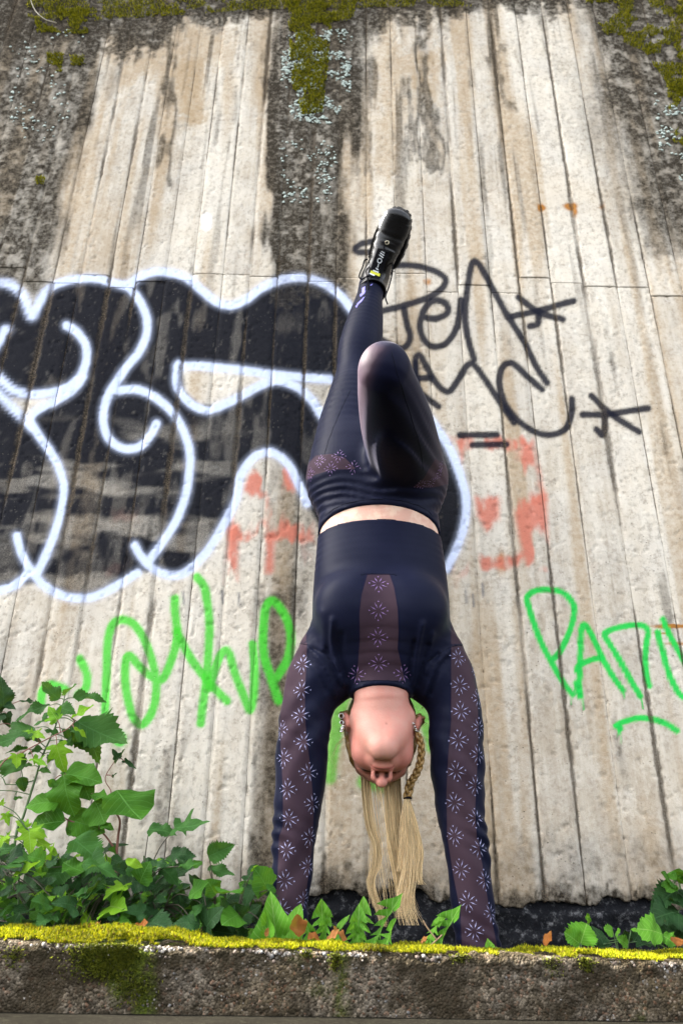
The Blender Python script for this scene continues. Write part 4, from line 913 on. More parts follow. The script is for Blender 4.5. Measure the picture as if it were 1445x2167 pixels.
mesh_top = [E2((205, 868), (168, 950), (135, 1080), (115, 1200), (110, 1330), (118, 1500), (128, 1700), (128, 1890))+E5((218, 50), (210, 250), (196, 400), (190, 620))+E5((318, 620), (322, 520), (348, 380), (372, 230), (388, 100))+E2((300, 1780), (280, 1550), (260, 1400), (250, 1250), (252, 1100), (258, 1000), (262, 868)),
    E2((1062, 884), (1062, 1100), (1062, 1300), (1045, 1500), (1035, 1700), (1040, 1960))+E5((1075, 60), (1105, 250), (1140, 430), (1150, 640))+E5((1335, 640), (1285, 400), (1232, 60))+E2((1205, 1960), (1195, 1800), (1205, 1600), (1215, 1350), (1208, 1150), (1182, 1020), (1135, 884)),
    E2((170, 862), (190, 650), (235, 480), (285, 330), (310, 330), (275, 500), (262, 650), (258, 862)), E2((1062, 874), (1062, 650), (1045, 480), (1025, 380), (1060, 380), (1110, 520), (1150, 690), (1165, 874)),
    E2((597, 488), (720, 488), (745, 560), (765, 680), (770, 800), (765, 900), (790, 1010), (805, 1078), (530, 1078), (545, 980), (555, 850), (553, 700), (565, 600))]
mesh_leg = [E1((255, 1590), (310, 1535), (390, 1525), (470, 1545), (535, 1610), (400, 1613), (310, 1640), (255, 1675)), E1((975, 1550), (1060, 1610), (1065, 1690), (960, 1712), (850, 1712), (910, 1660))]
def panel_attr(v, f, polys):
    u, w = proj(v); u = u.astype(np.float32); w = w.astype(np.float32); out = np.full(len(v), -60.0, np.float32)
    _, g = grad(f, v, 0.004); fac = ((CAM-v)*g).sum(1)/(np.linalg.norm(CAM-v, axis=1)*np.linalg.norm(g, axis=1)+1e-9)
    for po in polys: out = np.maximum(out, sdist(u, w, po))
    return np.where(fac < -0.05, -30.0, out)
def cloth_mat():
    t = NT('stretch_fabric'); c = t.coord(); pn = t.attr('panel').outputs['Fac']
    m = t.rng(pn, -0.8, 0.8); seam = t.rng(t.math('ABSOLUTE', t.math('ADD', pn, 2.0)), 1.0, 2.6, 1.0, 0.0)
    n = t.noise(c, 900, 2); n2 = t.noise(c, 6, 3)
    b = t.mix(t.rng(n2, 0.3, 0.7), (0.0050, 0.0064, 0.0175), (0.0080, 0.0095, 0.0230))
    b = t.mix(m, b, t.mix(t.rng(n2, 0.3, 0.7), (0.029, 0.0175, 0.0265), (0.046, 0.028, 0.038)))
    b = t.mix(seam, b, (0.006, 0.007, 0.02))
    t.set(Base_Color=b, Roughness=t.rng(m, 0, 1, 0.46, 0.6), Normal=t.bump(n, 0.15, 0.0008))
    t.b.inputs['Specular IOR Level'].default_value = 0.045; t.b.inputs['Sheen Weight'].default_value = 0.085; t.b.inputs['Sheen Roughness'].default_value = 0.28
    t.b.inputs['Sheen Tint'].default_value = (0.75, 0.72, 0.8, 1); return t.m
M_CLOTH = cloth_mat()
tops = mesh_obj('crop_top', tv, tf, M_CLOTH, person, True, {'panel': panel_attr(tv, top_field, mesh_top)})
tops['label'] = 'long-sleeved black crop top with sheer star-printed panels'
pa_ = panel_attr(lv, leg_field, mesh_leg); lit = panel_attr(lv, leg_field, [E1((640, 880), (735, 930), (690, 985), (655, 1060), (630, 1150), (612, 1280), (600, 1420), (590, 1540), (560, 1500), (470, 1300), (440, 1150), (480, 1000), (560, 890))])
lit = np.where((lv[:, 1] < 1.62) & (lv[:, 2] < 1.35), np.clip(lit*0.035-0.25, -30, 0.35), -30)       # sunlight on the bent thigh, painted in as paler cloth
legg = mesh_obj('leggings', lv, lf, M_CLOTH, person, True, {'panel': np.maximum(pa_, lit)})  # panel holds the sheer inserts and the painted sun patch
legg['label'] = 'black high-waisted leggings with sheer star-printed thigh inserts'
# ---- printed star motifs
def motif():
    v, f = [], []
    def add(pts):
        i = len(v); v.extend(pts); f.append(tuple(range(i, i+len(pts))))
    for k in range(4):
        a = k*math.pi/2; R = lambda r, s: (r*math.cos(a)-s*math.sin(a), r*math.sin(a)+s*math.cos(a))
        for pts in ([R(0.56, 0), R(0.50, 0.016), R(0.50, -0.016)], [R(0.44, 0), R(0.50, -0.016), R(0.50, 0.016)], [R(0.50, 0.06), R(0.484, 0), R(0.516, 0)], [R(0.50, -0.06), R(0.516, 0), R(0.484, 0)]): add(pts)
        for s in (-1, 1):
            b = a+s*math.radians(24); Q = lambda r, t: (r*math.cos(b)-t*s*math.sin(b), r*math.sin(b)+t*s*math.cos(b))
            add([Q(0.12, 0.0), Q(0.33, -0.030), Q(0.27, 0.004)]); add([Q(0.50, 0.0), Q(0.24, 0.030), Q(0.30, -0.004)])
    return np.array(v), f
MV, MF = motif()
def print_mat(name, c1, c2):
    t = NT(name); c = t.coord(); t.set(Base_Color=t.mix(t.noise(c, 14, 2), c1, c2), Roughness=0.6); return t.m
M_STAR = print_mat('pale_star_print', (0.27, 0.27, 0.50), (0.40, 0.40, 0.62)); M_STARP = print_mat('violet_star_print', (0.20, 0.11, 0.30), (0.30, 0.18, 0.42))
def stars(name, f, lst, size, mat, parent):
    c = np.array([q for q in (shoot(f, u, v) for u, v, _ in lst) if q is not None], np.float32); c = onto(f, c, 3); _, G = grad(f, c, 0.003); Q = []
    for p, g, (_, _, ang) in zip(c.astype(float), G, lst):
        n = norm(g); up = np.array([math.sin(math.radians(ang)), 0, math.cos(math.radians(ang))]); t1 = norm(up-n*(up@n)); t2 = np.cross(n, t1); s = size*mpp(p)
        Q.append(p+(MV[:, :1]*t1+MV[:, 1:]*t2)*s)
    Q = onto(f, np.vstack(Q).astype(np.float32), 3); _, g = grad(f, Q, 0.004); Q = Q+g/np.linalg.norm(g, axis=1)[:, None]*0.0016; mb = MB()
    for k in range(len(c)): mb.add(Q[k*len(MV):(k+1)*len(MV)], MF)
    return mb.build(name, mat, parent, True)
sl_ = [(x, y, a) for (x, y), a in zip(E2((238, 990), (232, 1130), (228, 1275), (243, 1420), (266, 1590), (288, 1760), (118, 1080), (118, 1210), (125, 1355), (138, 1510), (155, 1680), (162, 1850)), [4]*6+[6]*6)]
sl_ += [(x, y, 6) for x, y in E5((258, 118), (248, 270), (366, 50), (361, 200), (335, 370), (235, 420))]
sr_ = [(x, y, -3) for x, y in E2((1098, 950), (1108, 1105), (1112, 1250), (1102, 1410), (1092, 1580), (1082, 1755), (1190, 1040), (1207, 1180), (1212, 1340), (1205, 1490), (1192, 1660), (1195, 1840))]
sr_ += [(x, y, -8) for x, y in E5((1115, 45), (1145, 215), (1178, 380), (1212, 530), (1235, 110), (1262, 270), (1290, 440))]
tag(stars('star_print', top_field, sl_+sr_, 40, M_STAR, tops), kind='stuff')
sc_ = [(x, y, 0) for x, y in E2((658, 545), (657, 690), (655, 835), (660, 980), (540, 1045), (788, 1040), (244, 680), (240, 830), (252, 560), (1075, 620), (1090, 780))]
tag(stars('star_print', top_field, sc_, 40, M_STARP, tops), kind='stuff')
tag(stars('star_print', leg_field, [(x, y, 10) for x, y in E1((335, 1567), (395, 1608), (440, 1540), (520, 1605), (285, 1640), (990, 1635), (895, 1692), (950, 1680), (1000, 1600))], 30, M_STARP, legg), kind='stuff')
# seams and hems as thin cords on the cloth
M_SEAM = simple('seam_thread', (0.005, 0.006, 0.012), 0.8, Specular_IOR_Level=0.05)
def cord(name, f, pts, r, parent, mat=M_SEAM, n=6):
    q = [shoot(f, u, v) for u, v in crom(pts, n)]; q = np.array([x for x in q if x is not None])
    if len(q) < 3: return None
    q = onto(f, q.astype(np.float32), 3)
    v, fc = tube(q, r, 5); return mesh_obj(name, v, fc, mat, parent)
cord('chest_seam', top_field, E2((560, 492), (600, 488), (660, 487), (720, 488), (760, 494)), 0.0009, tops)
cord('armhole_seam', top_field, E2((183, 868), (215, 872), (262, 880), (320, 905), (390, 960)), 0.0009, tops)
cord('armhole_seam', top_field, E2((1142, 884), (1100, 882), (1055, 895), (990, 930), (900, 985)), 0.0009, tops)
cord('hem_stitch', top_field, E2((335, 225), (385, 180), (440, 160), (490, 168), (650, 182), (800, 186), (900, 186), (950, 210), (985, 255)), 0.0008, tops)
cord('collar_seam', top_field, E2((530, 1090), (600, 1080), (670, 1078), (740, 1082), (800, 1088)), 0.0008, tops)
cord('thigh_seam', leg_field, E1((730, 960), (760, 1080), (800, 1200), (850, 1360), (890, 1490), (905, 1620)), 0.0008, legg)
cord('thigh_seam', leg_field, E1((505, 1170), (460, 1260), (410, 1380), (380, 1460), (360, 1530)), 0.0008, legg)
# blue zigzag print by the ankle
M_BLUE = print_mat('blue_zigzag_print', (0.07, 0.06, 0.48), (0.30, 0.28, 0.75))
def ribbon_on(name, f, polys, mat, parent):
    mb = MB()
    for po in polys:
        q = [shoot(f, u, v) for u, v in po]
        if any(x is None for x in q): continue
        q = onto(f, np.array(q, np.float32)); _, g = grad(f, q, 0.003); g /= np.linalg.norm(g, axis=1)[:, None]; mb.add(q+g*0.0012, [tuple(range(len(q)))])
    return mb.build(name, mat, parent) if mb.n else None
Z3 = lambda *q: [(720+x*0.1384, 400+y*0.1384) for x, y in q]
ribbon_on('zigzag_print', leg_field, [Z3((335, 1520), (385, 1500), (375, 1560), (330, 1610)), Z3((300, 1620), (390, 1560), (370, 1610), (310, 1660)), Z3((260, 1760), (380, 1640), (330, 1720), (250, 1800)), Z3((240, 1800), (290, 1760), (250, 1830)), Z3((450, 1480), (495, 1452), (470, 1490))], M_BLUE, legg)
# navel shadow is painted in the skin tint, without a hollow; the waistband's edge cord
cord('waistband_edge', leg_field, [(690, 1092), (705, 1079), (730, 1067), (770, 1059), (800, 1057), (840, 1059), (880, 1069), (903, 1081), (915, 1094)], 0.0009, legg)

# ---- boots
def boot_mats():
    t = NT('black_leather'); c = t.coord(); n = t.noise(c, 150, 4); n2 = t.noise(c, 12, 3)
    t.set(Base_Color=t.mix(n2, (0.003, 0.003, 0.0035), (0.006, 0.006, 0.007)), Roughness=t.rng(n2, 0.3, 0.7, 0.22, 0.36), Normal=t.bump(n, 0.12, 0.001)); t.b.inputs['Specular IOR Level'].default_value = 0.28; return t.m
M_LEA = boot_mats(); M_SOLE = simple('black_rubber', (0.006, 0.006, 0.007), 0.55, 0.3, 60, Specular_IOR_Level=0.2); M_LACE = simple('black_lace', (0.004, 0.004, 0.006), 0.8, Specular_IOR_Level=0.1)
M_WHITE = simple('white_print', (0.62, 0.66, 0.70), 0.6); M_YEL = simple('yellow_label', (0.62, 0.62, 0.02), 0.6); M_METAL = simple('brass_eyelet', (0.5, 0.45, 0.33), 0.3, Metallic=0.8)
def boot(ankle, fwd, top, lat, shaft, text):
    """ankle: joint; fwd: heel to toe; top: away from the sole; lat: to the side"""
    M = np.stack([lat, fwd, top]); O = np.asarray(ankle)-top*0.075
    W = lambda q: O+np.asarray(q, float)@M
    bt = empty('boot', tuple(O)); bt.parent = person; bt.matrix_parent_inverse = person.matrix_world.inverted()
    L = lambda p: (p-O.astype(np.float32))@M.T.astype(np.float32); sh = M@norm(shaft)
    body_ = Sweep([((0, -0.048, 0.040), 0.031, 0.036), ((0, -0.015, 0.046), 0.036, 0.044), ((0, 0.045, 0.048), 0.039, 0.044), ((0, 0.100, 0.036), 0.045, 0.034), ((0.001, 0.145, 0.029), 0.047, 0.029), ((0.001, 0.172, 0.026), 0.043, 0.026)])
    s0 = np.array([0, -0.022, 0.055]); s1 = s0+sh*0.055
    shaft_ = Sweep([(s0, 0.040, 0.050), ((s0+s1)/2, 0.041, 0.048), (s1, 0.043, 0.049), (s1+sh*0.03, 0.044, 0.05)])
    def f(p):
        q = L(np.asarray(p, np.float32)); d = smin(body_(q), shaft_(q), 0.025)
        cap = np.exp(-((q[:, 1]-0.118)/0.006)**2)*(q[:, 2] > 0.02); d = d+0.0016*cap
        cr = np.sin(q[:, 1]*260)*np.exp(-((q[:, 1]-0.085)/0.02)**2)*0.0008
        d = d-cr; d = np.maximum(d, (q-s1.astype(np.float32))@sh.astype(np.float32)); d = np.maximum(d, -(q[:, 2]-0.002))
        inn = shaft_(q)+0.006; d = np.maximum(d, -np.maximum(inn, -((q-s0.astype(np.float32))@sh.astype(np.float32)-0.02)))
        return d
    cc = np.array([W(q) for q in [(-0.07, -0.11, -0.01), (0.07, 0.24, 0.17), (-0.07, 0.24, -0.01), (0.07, -0.11, 0.17), (0.07, -0.11, -0.01), (-0.07, 0.24, 0.17), (0.07, 0.24, -0.01), (-0.07, -0.11, 0.17)]])
    lo, hi = cc.min(0), cc.max(0); v, fc = surface(f, np.arange(lo[0], hi[0], 0.0034), np.arange(lo[1], hi[1], 0.0034), np.arange(lo[2], hi[2], 0.0034), 1); v = taubin(v, fc, 3)
    mesh_obj('upper', v, fc, M_LEA, bt)
    # sole: outline extruded, with a welt and lugs
    out = []
    for a in np.linspace(0, 2*math.pi, 56, endpoint=False):
        c, s = math.cos(a), math.sin(a); y = 0.063+0.134*s; w = 0.036+0.017*(0.5+0.5*math.sin((y-0.02)/0.2*math.pi)) if y > 0.02 else 0.036
        if y > 0.10: w = 0.053
        out.append((w*np.sign(c)*abs(c)**0.62, y))
    out = np.array(out); mb = MB(); k = len(out)
    prof = [(0.010, 0.955), (0.0095, 1.03), (0.003, 1.05), (0.0, 1.03), (-0.003, 1.045), (-0.020, 1.06), (-0.024, 1.05), (-0.026, 1.0)]
    vv = [W(((x)*s, 0.063+(y-0.063)*(1+(s-1)*0.45), z)) for z, s in prof for x, y in out]
    ff = [(r*k+i, r*k+(i+1) % k, (r+1)*k+(i+1) % k, (r+1)*k+i) for r in range(len(prof)-1) for i in range(k)]+[tuple(range((len(prof)-1)*k, len(prof)*k))[::-1]]+[tuple(range(k))]
    mb.add(vv, ff); mb.build('sole', M_SOLE, bt, False)
    mb = MB()
    for i in range(0, k, 2):
        x, y = out[i]; x2, y2 = out[(i+1) % k]; o = []
        for z in (-0.012, -0.034):
            for (a, b, s) in ((x, y, 1.075), (x2, y2, 1.075), (x2, y2, 0.7), (x, y, 0.7)): o.append(W((a*s, 0.063+(b-0.063)*(1+(s-1)*0.5), z)))
        mb.add(o, [(0, 1, 2, 3), (7, 6, 5, 4), (0, 4, 5, 1), (1, 5, 6, 2), (2, 6, 7, 3), (3, 7, 4, 0)])
    mb.build('tread', M_SOLE, bt, False)
    F = f
    def surf(q): return onto(F, np.array([W(q)], np.float32), 6)[0]
    for i, y in enumerate(np.linspace(0.088, 0.008, 6)):              # criss-cross laces
        pts = [surf((x, y+0.010*x/0.02*(1 if i % 2 else -1), 0.115)) for x in np.linspace(-0.024, 0.024, 7)]
        pts = [p_+top*0.0022 for p_ in pts]; v, fc = tube(pts, 0.0028, 6); mesh_obj('lace', v, fc, M_LACE, bt)
    p0 = surf((0.0, 0.103, 0.10)); nn = norm(grad(F, p0[None].astype(np.float32), 0.004)[1][0])
    ring = [p0+nn*0.001+0.0055*(math.cos(a)*norm(np.cross(nn, fwd))+math.sin(a)*norm(np.cross(nn, lat))) for a in np.linspace(0, 2*math.pi, 14)]
    v, fc = tube(ring, 0.0016, 5, False); mesh_obj('eyelet', v, fc, M_METAL, bt)
    if text:
        # tongue with its printed characters and label
        tg = []
        for y in np.linspace(0.080, -0.004, 9):
            c = surf((0, y, 0.12))+top*0.004
            for x in np.linspace(-0.019, 0.019, 5): tg.append(c+lat*x-top*0.0000-top*8*x*x)
        tf_ = [(r*5+i, r*5+i+1, (r+1)*5+i+1, (r+1)*5+i) for r in range(8) for i in range(4)]; tgo = mesh_obj('tongue', tg, tf_, M_LACE, bt)
        TG = np.array(tg).reshape(9, 5, 3)
        def onT(x, y): i = np.clip((0.080-y)/0.0105, 0, 7.999); a = int(i); t = i-a; c = TG[a, 2]*(1-t)+TG[a+1, 2]*t; return c+lat*x+top*(0.0030-8*x*x)
        mb = MB()
        def bar(a, b, w):
            a, b = np.array(a), np.array(b); d = b-a; n_ = np.array([-d[1], d[0]])/np.hypot(*d)*w
            mb.add([onT(*(a+n_)), onT(*(b+n_)), onT(*(b-n_)), onT(*(a-n_))], [(0, 1, 2, 3)])
        bar((-0.006, 0.074), (0.006, 0.071), 0.0014); bar((-0.007, 0.067), (0.007, 0.063), 0.0014); bar((-0.007, 0.060), (0.007, 0.056), 0.0014)
        rg = [(0.0065*math.cos(a), 0.047+0.0048*math.sin(a)) for a in np.linspace(0, 2*math.pi, 15)]
        for a, b in zip(rg[:-1], rg[1:]): bar(a, b, 0.0012)
        bar((0.0, 0.040), (0.001, 0.033), 0.0011); bar((-0.004, 0.031), (0.005, 0.0295), 0.0010)
        mb.build('tongue_lettering', M_WHITE, tgo)
        mb = MB(); bar((-0.016, 0.019), (0.015, 0.019), 0.0036); mb.build('yellow_label', M_YEL, tgo)
        mb = MB(); bar((-0.017, 0.0125), (0.000, 0.0125), 0.0024); bar((-0.010, 0.0245), (0.008, 0.0245), 0.0014); mb.build('white_label', M_WHITE, tgo)
        # loop of the bow and hanging lace ends
        for pts in (Z3((420, 1075), (370, 1090), (345, 1180), (300, 1290), (290, 1345), (330, 1380), (400, 1340)), Z3((440, 1190), (395, 1260), (420, 1400), (430, 1560)), Z3((800, 1130), (790, 1300), (740, 1500), (690, 1650), (720, 1760))):
            yb = float(O[1])-0.075; q = [P(a, b, yb) for a, b in crom(pts, 5)]; v, fc = tube(q, 0.0024, 5); mesh_obj('lace', v, fc, M_LACE, bt)
        q = [P(a, b, float(O[1])-0.075) for a, b in Z3((430, 1560), (428, 1635))]; v, fc = tube(q, 0.0014, 5); mesh_obj('lace_tip', v, fc, M_METAL, bt)
    return bt
tl = norm(ANL-KNL); toe = P(845, 438, 1.765); fw = norm(toe-ANL); tp = np.array([-0.16, -0.68, -0.70]); tp = norm(tp-fw*(tp@fw)); lt = np.cross(fw, tp)
boot(ANL+fw*0.038, fw, tp, lt, -tl, True)
ts = norm(ANR-KNR2); fw2 = norm(ts+np.array([0, 0, 0.25])); tp2 = np.array([0, 0.2, 1.0]); tp2 = norm(tp2-fw2*(tp2@fw2)); 
boot(ANR+ts*0.03, fw2, tp2, np.cross(fw2, tp2), -ts, False)
# ---- hair
def hair_mat():
    t = NT('blond_hair'); a = t.attr('shade'); c = t.coord(); n = t.noise(c, 300, 2)
    t.set(Base_Color=t.mix(t.rng(n, 0.3, 0.7, 0, 0.4), a.outputs['Color'], t.mix(0.4, a.outputs['Color'], (0.16, 0.09, 0.03))), Roughness=0.38); t.b.inputs['Specular IOR Level'].default_value = 0.5; return t.m
M_HAIR = hair_mat()
def scalp(p):
    q = tohead(p)/HS; d = head(p)-0.0065-0.0022*np.sin(q[:, 0]*420+12*np.sin(q[:, 2]*40))*0.6
    line = 0.052+0.45*np.clip(0.085-q[:, 2], 0, 1)*-1.0                      # hairline: back of a slanted plane
    d = np.maximum(d, q[:, 1]-np.where(q[:, 2] > 0.03, 0.050+0.35*(q[:, 2]-0.03), 0.050-2.1*(0.03-q[:, 2])))
    d = np.maximum(d, -(q[:, 2]+0.055)); m = q.copy(); m[:, 0] = np.abs(m[:, 0]); return np.maximum(d, -ell(m, (0.084, 0.004, -0.004), (0.030, 0.026, 0.040)))
hv, hf = surface(scalp, np.arange(XC-0.105, XC+0.105, 0.003), np.arange(HO[1]-0.09, HO[1]+0.17, 0.003), np.arange(HO[2]-0.11, HO[2]+0.13, 0.003), 1)
hc = np.tile(np.array([0.25, 0.145, 0.045, 1.0]), (len(hv), 1))*np.column_stack([0.7+0.6*vnoise(hv, (260, 30, 30), 150)[:, None]]*3+[np.ones(len(hv))])
hair = mesh_obj('hair', hv, hf, M_HAIR, person, True, {'shade': hc}); hair['label'] = 'long blond hair hanging down towards the soil'
def strands(name, guides, count, spread, r, parent, curl=0.0, tight=0.35):
    """guides: list of (list of pixel points, depth, root half width px, tip half width px)"""
    mb = MB(); cols = []
    for pts, Y, w0, w1, k in guides:
        c = crom(pts, 8); n = len(c); t = np.linspace(0, 1, n)
        for s in range(int(count*k)):
            a, b = rng.uniform(-1, 1, 2); wv = w0+(w1-w0)*t**1.2; ws = rng.normal(); ph = rng.uniform(0, 6.28); fr = rng.uniform(1.5, 4)
            e = max(4, int(n*(1-0.45*rng.random()**1.6)))
            q = np.array([P(c[i, 0]+a*wv[i]+math.sin(ph+fr*t[i]*6)*(2.6+curl)*t[i]+ws*1.3*max(0, t[i]-0.8)*w1, c[i, 1], Y+b*wv[i]*0.0008+(0.006*math.sin(ph+t[i]*4))*t[i]) for i in range(e)])
            v, f = tube(q, np.linspace(r, r*0.45, e), 3, False); mb.add(v, f)
            bc = np.array([0.74, 0.54, 0.28])*(0.5+0.75*rng.random())+np.array([0.08, 0.06, 0.04])*rng.random(); cols.append(np.tile(np.append(bc, 1), (len(v), 1)))
    o = mb.build(name, M_HAIR, parent, True, {'shade': np.vstack(cols)}); tag(o, kind='stuff'); return o
HY = float(HO[1])+0.05
strands('hair_strands', [
    ([(772, 1640), (775, 1690), (783, 1750), (797, 1790), (796, 1830), (784, 1865), (792, 1900), (806, 1935), (812, 1965)], HY, 9, 7, 1.0),
    ([(800, 1640), (803, 1670), (806, 1700)], HY, 10, 4, 0.3),
    ([(820, 1640), (824, 1720), (832, 1800), (845, 1860), (852, 1910), (850, 1950)], HY, 9, 14, 1.3),
    ([(838, 1640), (842, 1720), (850, 1800), (862, 1870), (868, 1930)], HY, 9, 12, 1.0),
    ([(790, 1640), (812, 1660), (836, 1668)], HY, 8, 8, 0.3),
    ([(800, 1645), (812, 1730), (826, 1810), (840, 1880), (846, 1940)], HY, 26, 34, 0.22), ([(776, 1645), (780, 1720), (795, 1790), (790, 1860), (800, 1930)], HY, 8, 20, 0.2)], 150, 1, 0.00045, hair)
strands('ponytail', [
    ([(862, 1690), (862, 1730), (868, 1790), (864, 1850), (858, 1910), (872, 1965)], HY-0.03, 5, 24, 1.6), ([(862, 1690), (876, 1740), (888, 1800), (884, 1850), (890, 1875)], HY-0.03, 5, 9, 1.0), ([(860, 1690), (852, 1740), (850, 1800), (845, 1850)], HY-0.03, 5, 6, 0.7)], 150, 1, 0.00045, hair)
# braid: three plaited cords from behind the ear to the tie
def braid():
    g = crom([(884, 1552), (891, 1580), (889, 1612), (880, 1638), (868, 1658), (862, 1688)], 10); n = len(g); t = np.linspace(0, 1, n)
    for k in range(3):
        q = []
        for i in range(n):
            ph = t[i]*2*math.pi*3.2+k*2*math.pi/3; r_ = 4.0+3.0*t[i]; Y = HY-0.075+0.045*t[i]
            q.append(P(g[i, 0]+r_*math.sin(ph), g[i, 1], Y+0.0045*math.sin(2*ph)))
        v, f = tube(crom(q, 2), 0.0038, 8); cc = np.tile(np.array([0.30, 0.185, 0.065, 1.0]), (len(v), 1)); cc[:, :3] *= (0.6+0.8*vnoise(v, (500, 500, 90), 160))[:, None]
        mesh_obj('braid', v, f, M_HAIR, hair, True, {'shade': cc})
    c = P(862, 1689, HY-0.03); ring = [c+np.array([0.0075*math.cos(a), 0.0075*math.sin(a), 0]) for a in np.linspace(0, 2*math.pi, 15)]
    v, f = tube(ring, 0.0022, 6, False); mesh_obj('hair_tie', v, f, M_SEAM, hair)
braid()
strands('loose_hair', [([(893, 1500), (905, 1492), (915, 1490)], HY-0.05, 3, 8, 0.04), ([(890, 1540), (905, 1530), (914, 1535)], HY-0.05, 3, 6, 0.05), ([(730, 1560), (712, 1580), (705, 1610), (712, 1640)], HY-0.05, 4, 8, 0.08), ([(890, 1570), (900, 1560), (910, 1565)], HY-0.05, 3, 5, 0.04)], 60, 1, 0.0004, hair)
# ---- earrings
M_SIL = simple('silver', (0.75, 0.74, 0.72), 0.22, 0.1, 50, Metallic=1.0)
def ring(c, n_, r, t_):
    a = norm(np.cross(n_, (0.3, 0.2, 0.9))); b_ = np.cross(n_, a)
    v, f = tube([c+r*(math.cos(x)*a+math.sin(x)*b_) for x in np.linspace(0, 2*math.pi, 13)], t_, 5, False); return v, f
for s, pts in ((-1, [(728, 1530), (727, 1536), (724, 1542), (722, 1548)]), (1, [(873, 1533), (876, 1539), (879, 1544), (882, 1549)])):
    mb = MB()
    for (u, v_) in pts:
        p = shoot(body, u, v_); p = P(u, v_, float(HO[1])-0.04) if p is None else p+np.array([0, -0.004, 0])
        mb.add(*ring(p, norm(rng.normal(0, 1, 3)), 0.0036, 0.0012)); mb.add(IV*0.0028+p, IF.tolist())
    tag(mb.build('earring', M_SIL, person), kind='stuff')
for (u, v_, r) in ((722, 1515, 0.0055), (723, 1529, 0.0042)):
    p = P(u, v_, float(HO[1])-0.022); v, f = ring(p, norm((0.2, -1, 0.1)), r, 0.0009); mesh_obj('ear_hoop', v, f, M_SIL, person)
# ================================================================== plants
def leaf_mat(name, c1, c2, vein, gloss=0.45, trans=0.35):
    t = NT(name); c = t.coord(); oi = t.t.nodes.new('ShaderNodeObjectInfo'); sx = t.t.nodes.new('ShaderNodeSeparateXYZ'); t.t.links.new(c, sx.inputs[0])
    ax = t.math('ABSOLUTE', sx.outputs[0]); n = t.noise(c, 5, 4); n2 = t.noise(c, 38, 3)
    b = t.mix(oi.outputs['Random'], c1, c2); b = t.mix(t.rng(n, 0.35, 0.7, 0, 0.5), b, t.mix(0.5, b, c2))
    b = t.mix(t.rng(n2, 0.55, 0.75, 0, 0.35), b, tuple(x*0.6 for x in c1))
    ph = t.math('FRACT', t.math('MULTIPLY', t.math('SUBTRACT', sx.outputs[1], t.math('MULTIPLY', ax, 0.75)), 7.5))
    lat = t.rng(t.math('ABSOLUTE', t.math('SUBTRACT', ph, 0.5)), 0.02, 0.10, 0.55, 0.0); mid = t.rng(ax, 0.006, 0.022, 0.9, 0.0)
    v = t.math('MAXIMUM', lat, mid); b = t.mix(v, b, vein); wn_ = t.t.nodes.new('ShaderNodeVectorMath'); wn_.operation = 'ADD'; t.t.links.new(c, wn_.inputs[0]); cr = t.t.nodes.new('ShaderNodeCombineXYZ'); t.t.links.new(t.math('MULTIPLY', oi.outputs['Random'], 37.0), cr.inputs[2]); t.t.links.new(cr.outputs[0], wn_.inputs[1])
    sp_ = t.noise(wn_.outputs[0], 7, 4, 0.7); b = t.mix(t.rng(sp_, 0.66, 0.74, 0, 0.75), b, (0.10, 0.065, 0.018)); b = t.mix(t.rng(t.noise(wn_.outputs[0], 1.6, 2), 0.35, 0.7, 0, 0.45), b, tuple(min(1, x*1.35) for x in c2))
    h = t.math('SUBTRACT', t.math('MULTIPLY', n2, 0.3), v); t.set(Base_Color=b, Roughness=gloss+0.05, Normal=t.bump(h, 0.45, 0.012)); t.b.inputs['Specular IOR Level'].default_value = 0.10
    tr = t.t.nodes.new('ShaderNodeBsdfTranslucent'); t.t.links.new(t.mix(0.5, b, (0.16, 0.30, 0.01)), tr.inputs[0])
    mx = t.t.nodes.new('ShaderNodeMixShader'); mx.inputs[0].default_value = trans
    t.t.links.new(t.b.outputs[0], mx.inputs[1]); t.t.links.new(tr.outputs[0], mx.inputs[2]); t.t.links.new(mx.outputs[0], t.out.inputs[0]); return t.m
LM = {'nettle': leaf_mat('nettle_leaf', (0.014, 0.055, 0.013), (0.034, 0.105, 0.018), (0.06, 0.16, 0.045), 0.5),
      'bright': leaf_mat('bright_leaf', (0.09, 0.28, 0.012), (0.20, 0.36, 0.02), (0.24, 0.40, 0.08), 0.45, 0.45),
      'ovate': leaf_mat('ovate_leaf', (0.022, 0.092, 0.010), (0.055, 0.165, 0.014), (0.10, 0.24, 0.05), 0.4),
      'ivy': leaf_mat('ivy_leaf', (0.006, 0.022, 0.007), (0.017, 0.052, 0.014), (0.035, 0.085, 0.03), 0.35, 0.15),
      'dandelion': leaf_mat('dandelion_leaf', (0.045, 0.17, 0.012), (0.10, 0.27, 0.022), (0.24, 0.40, 0.10), 0.42, 0.4),
      'dead': leaf_mat('dead_leaf', (0.20, 0.055, 0.008), (0.26, 0.11, 0.035), (0.22, 0.09, 0.03), 0.6, 0.25)}
M_STEM = simple('green_stem', (0.05, 0.10, 0.025), 0.6); M_RED = simple('reddish_stem', (0.17, 0.065, 0.045), 0.6); M_DARK = simple('dark_stem', (0.035, 0.028, 0.014), 0.7); M_TWIG = simple('dry_twig', (0.25, 0.16, 0.09), 0.8)
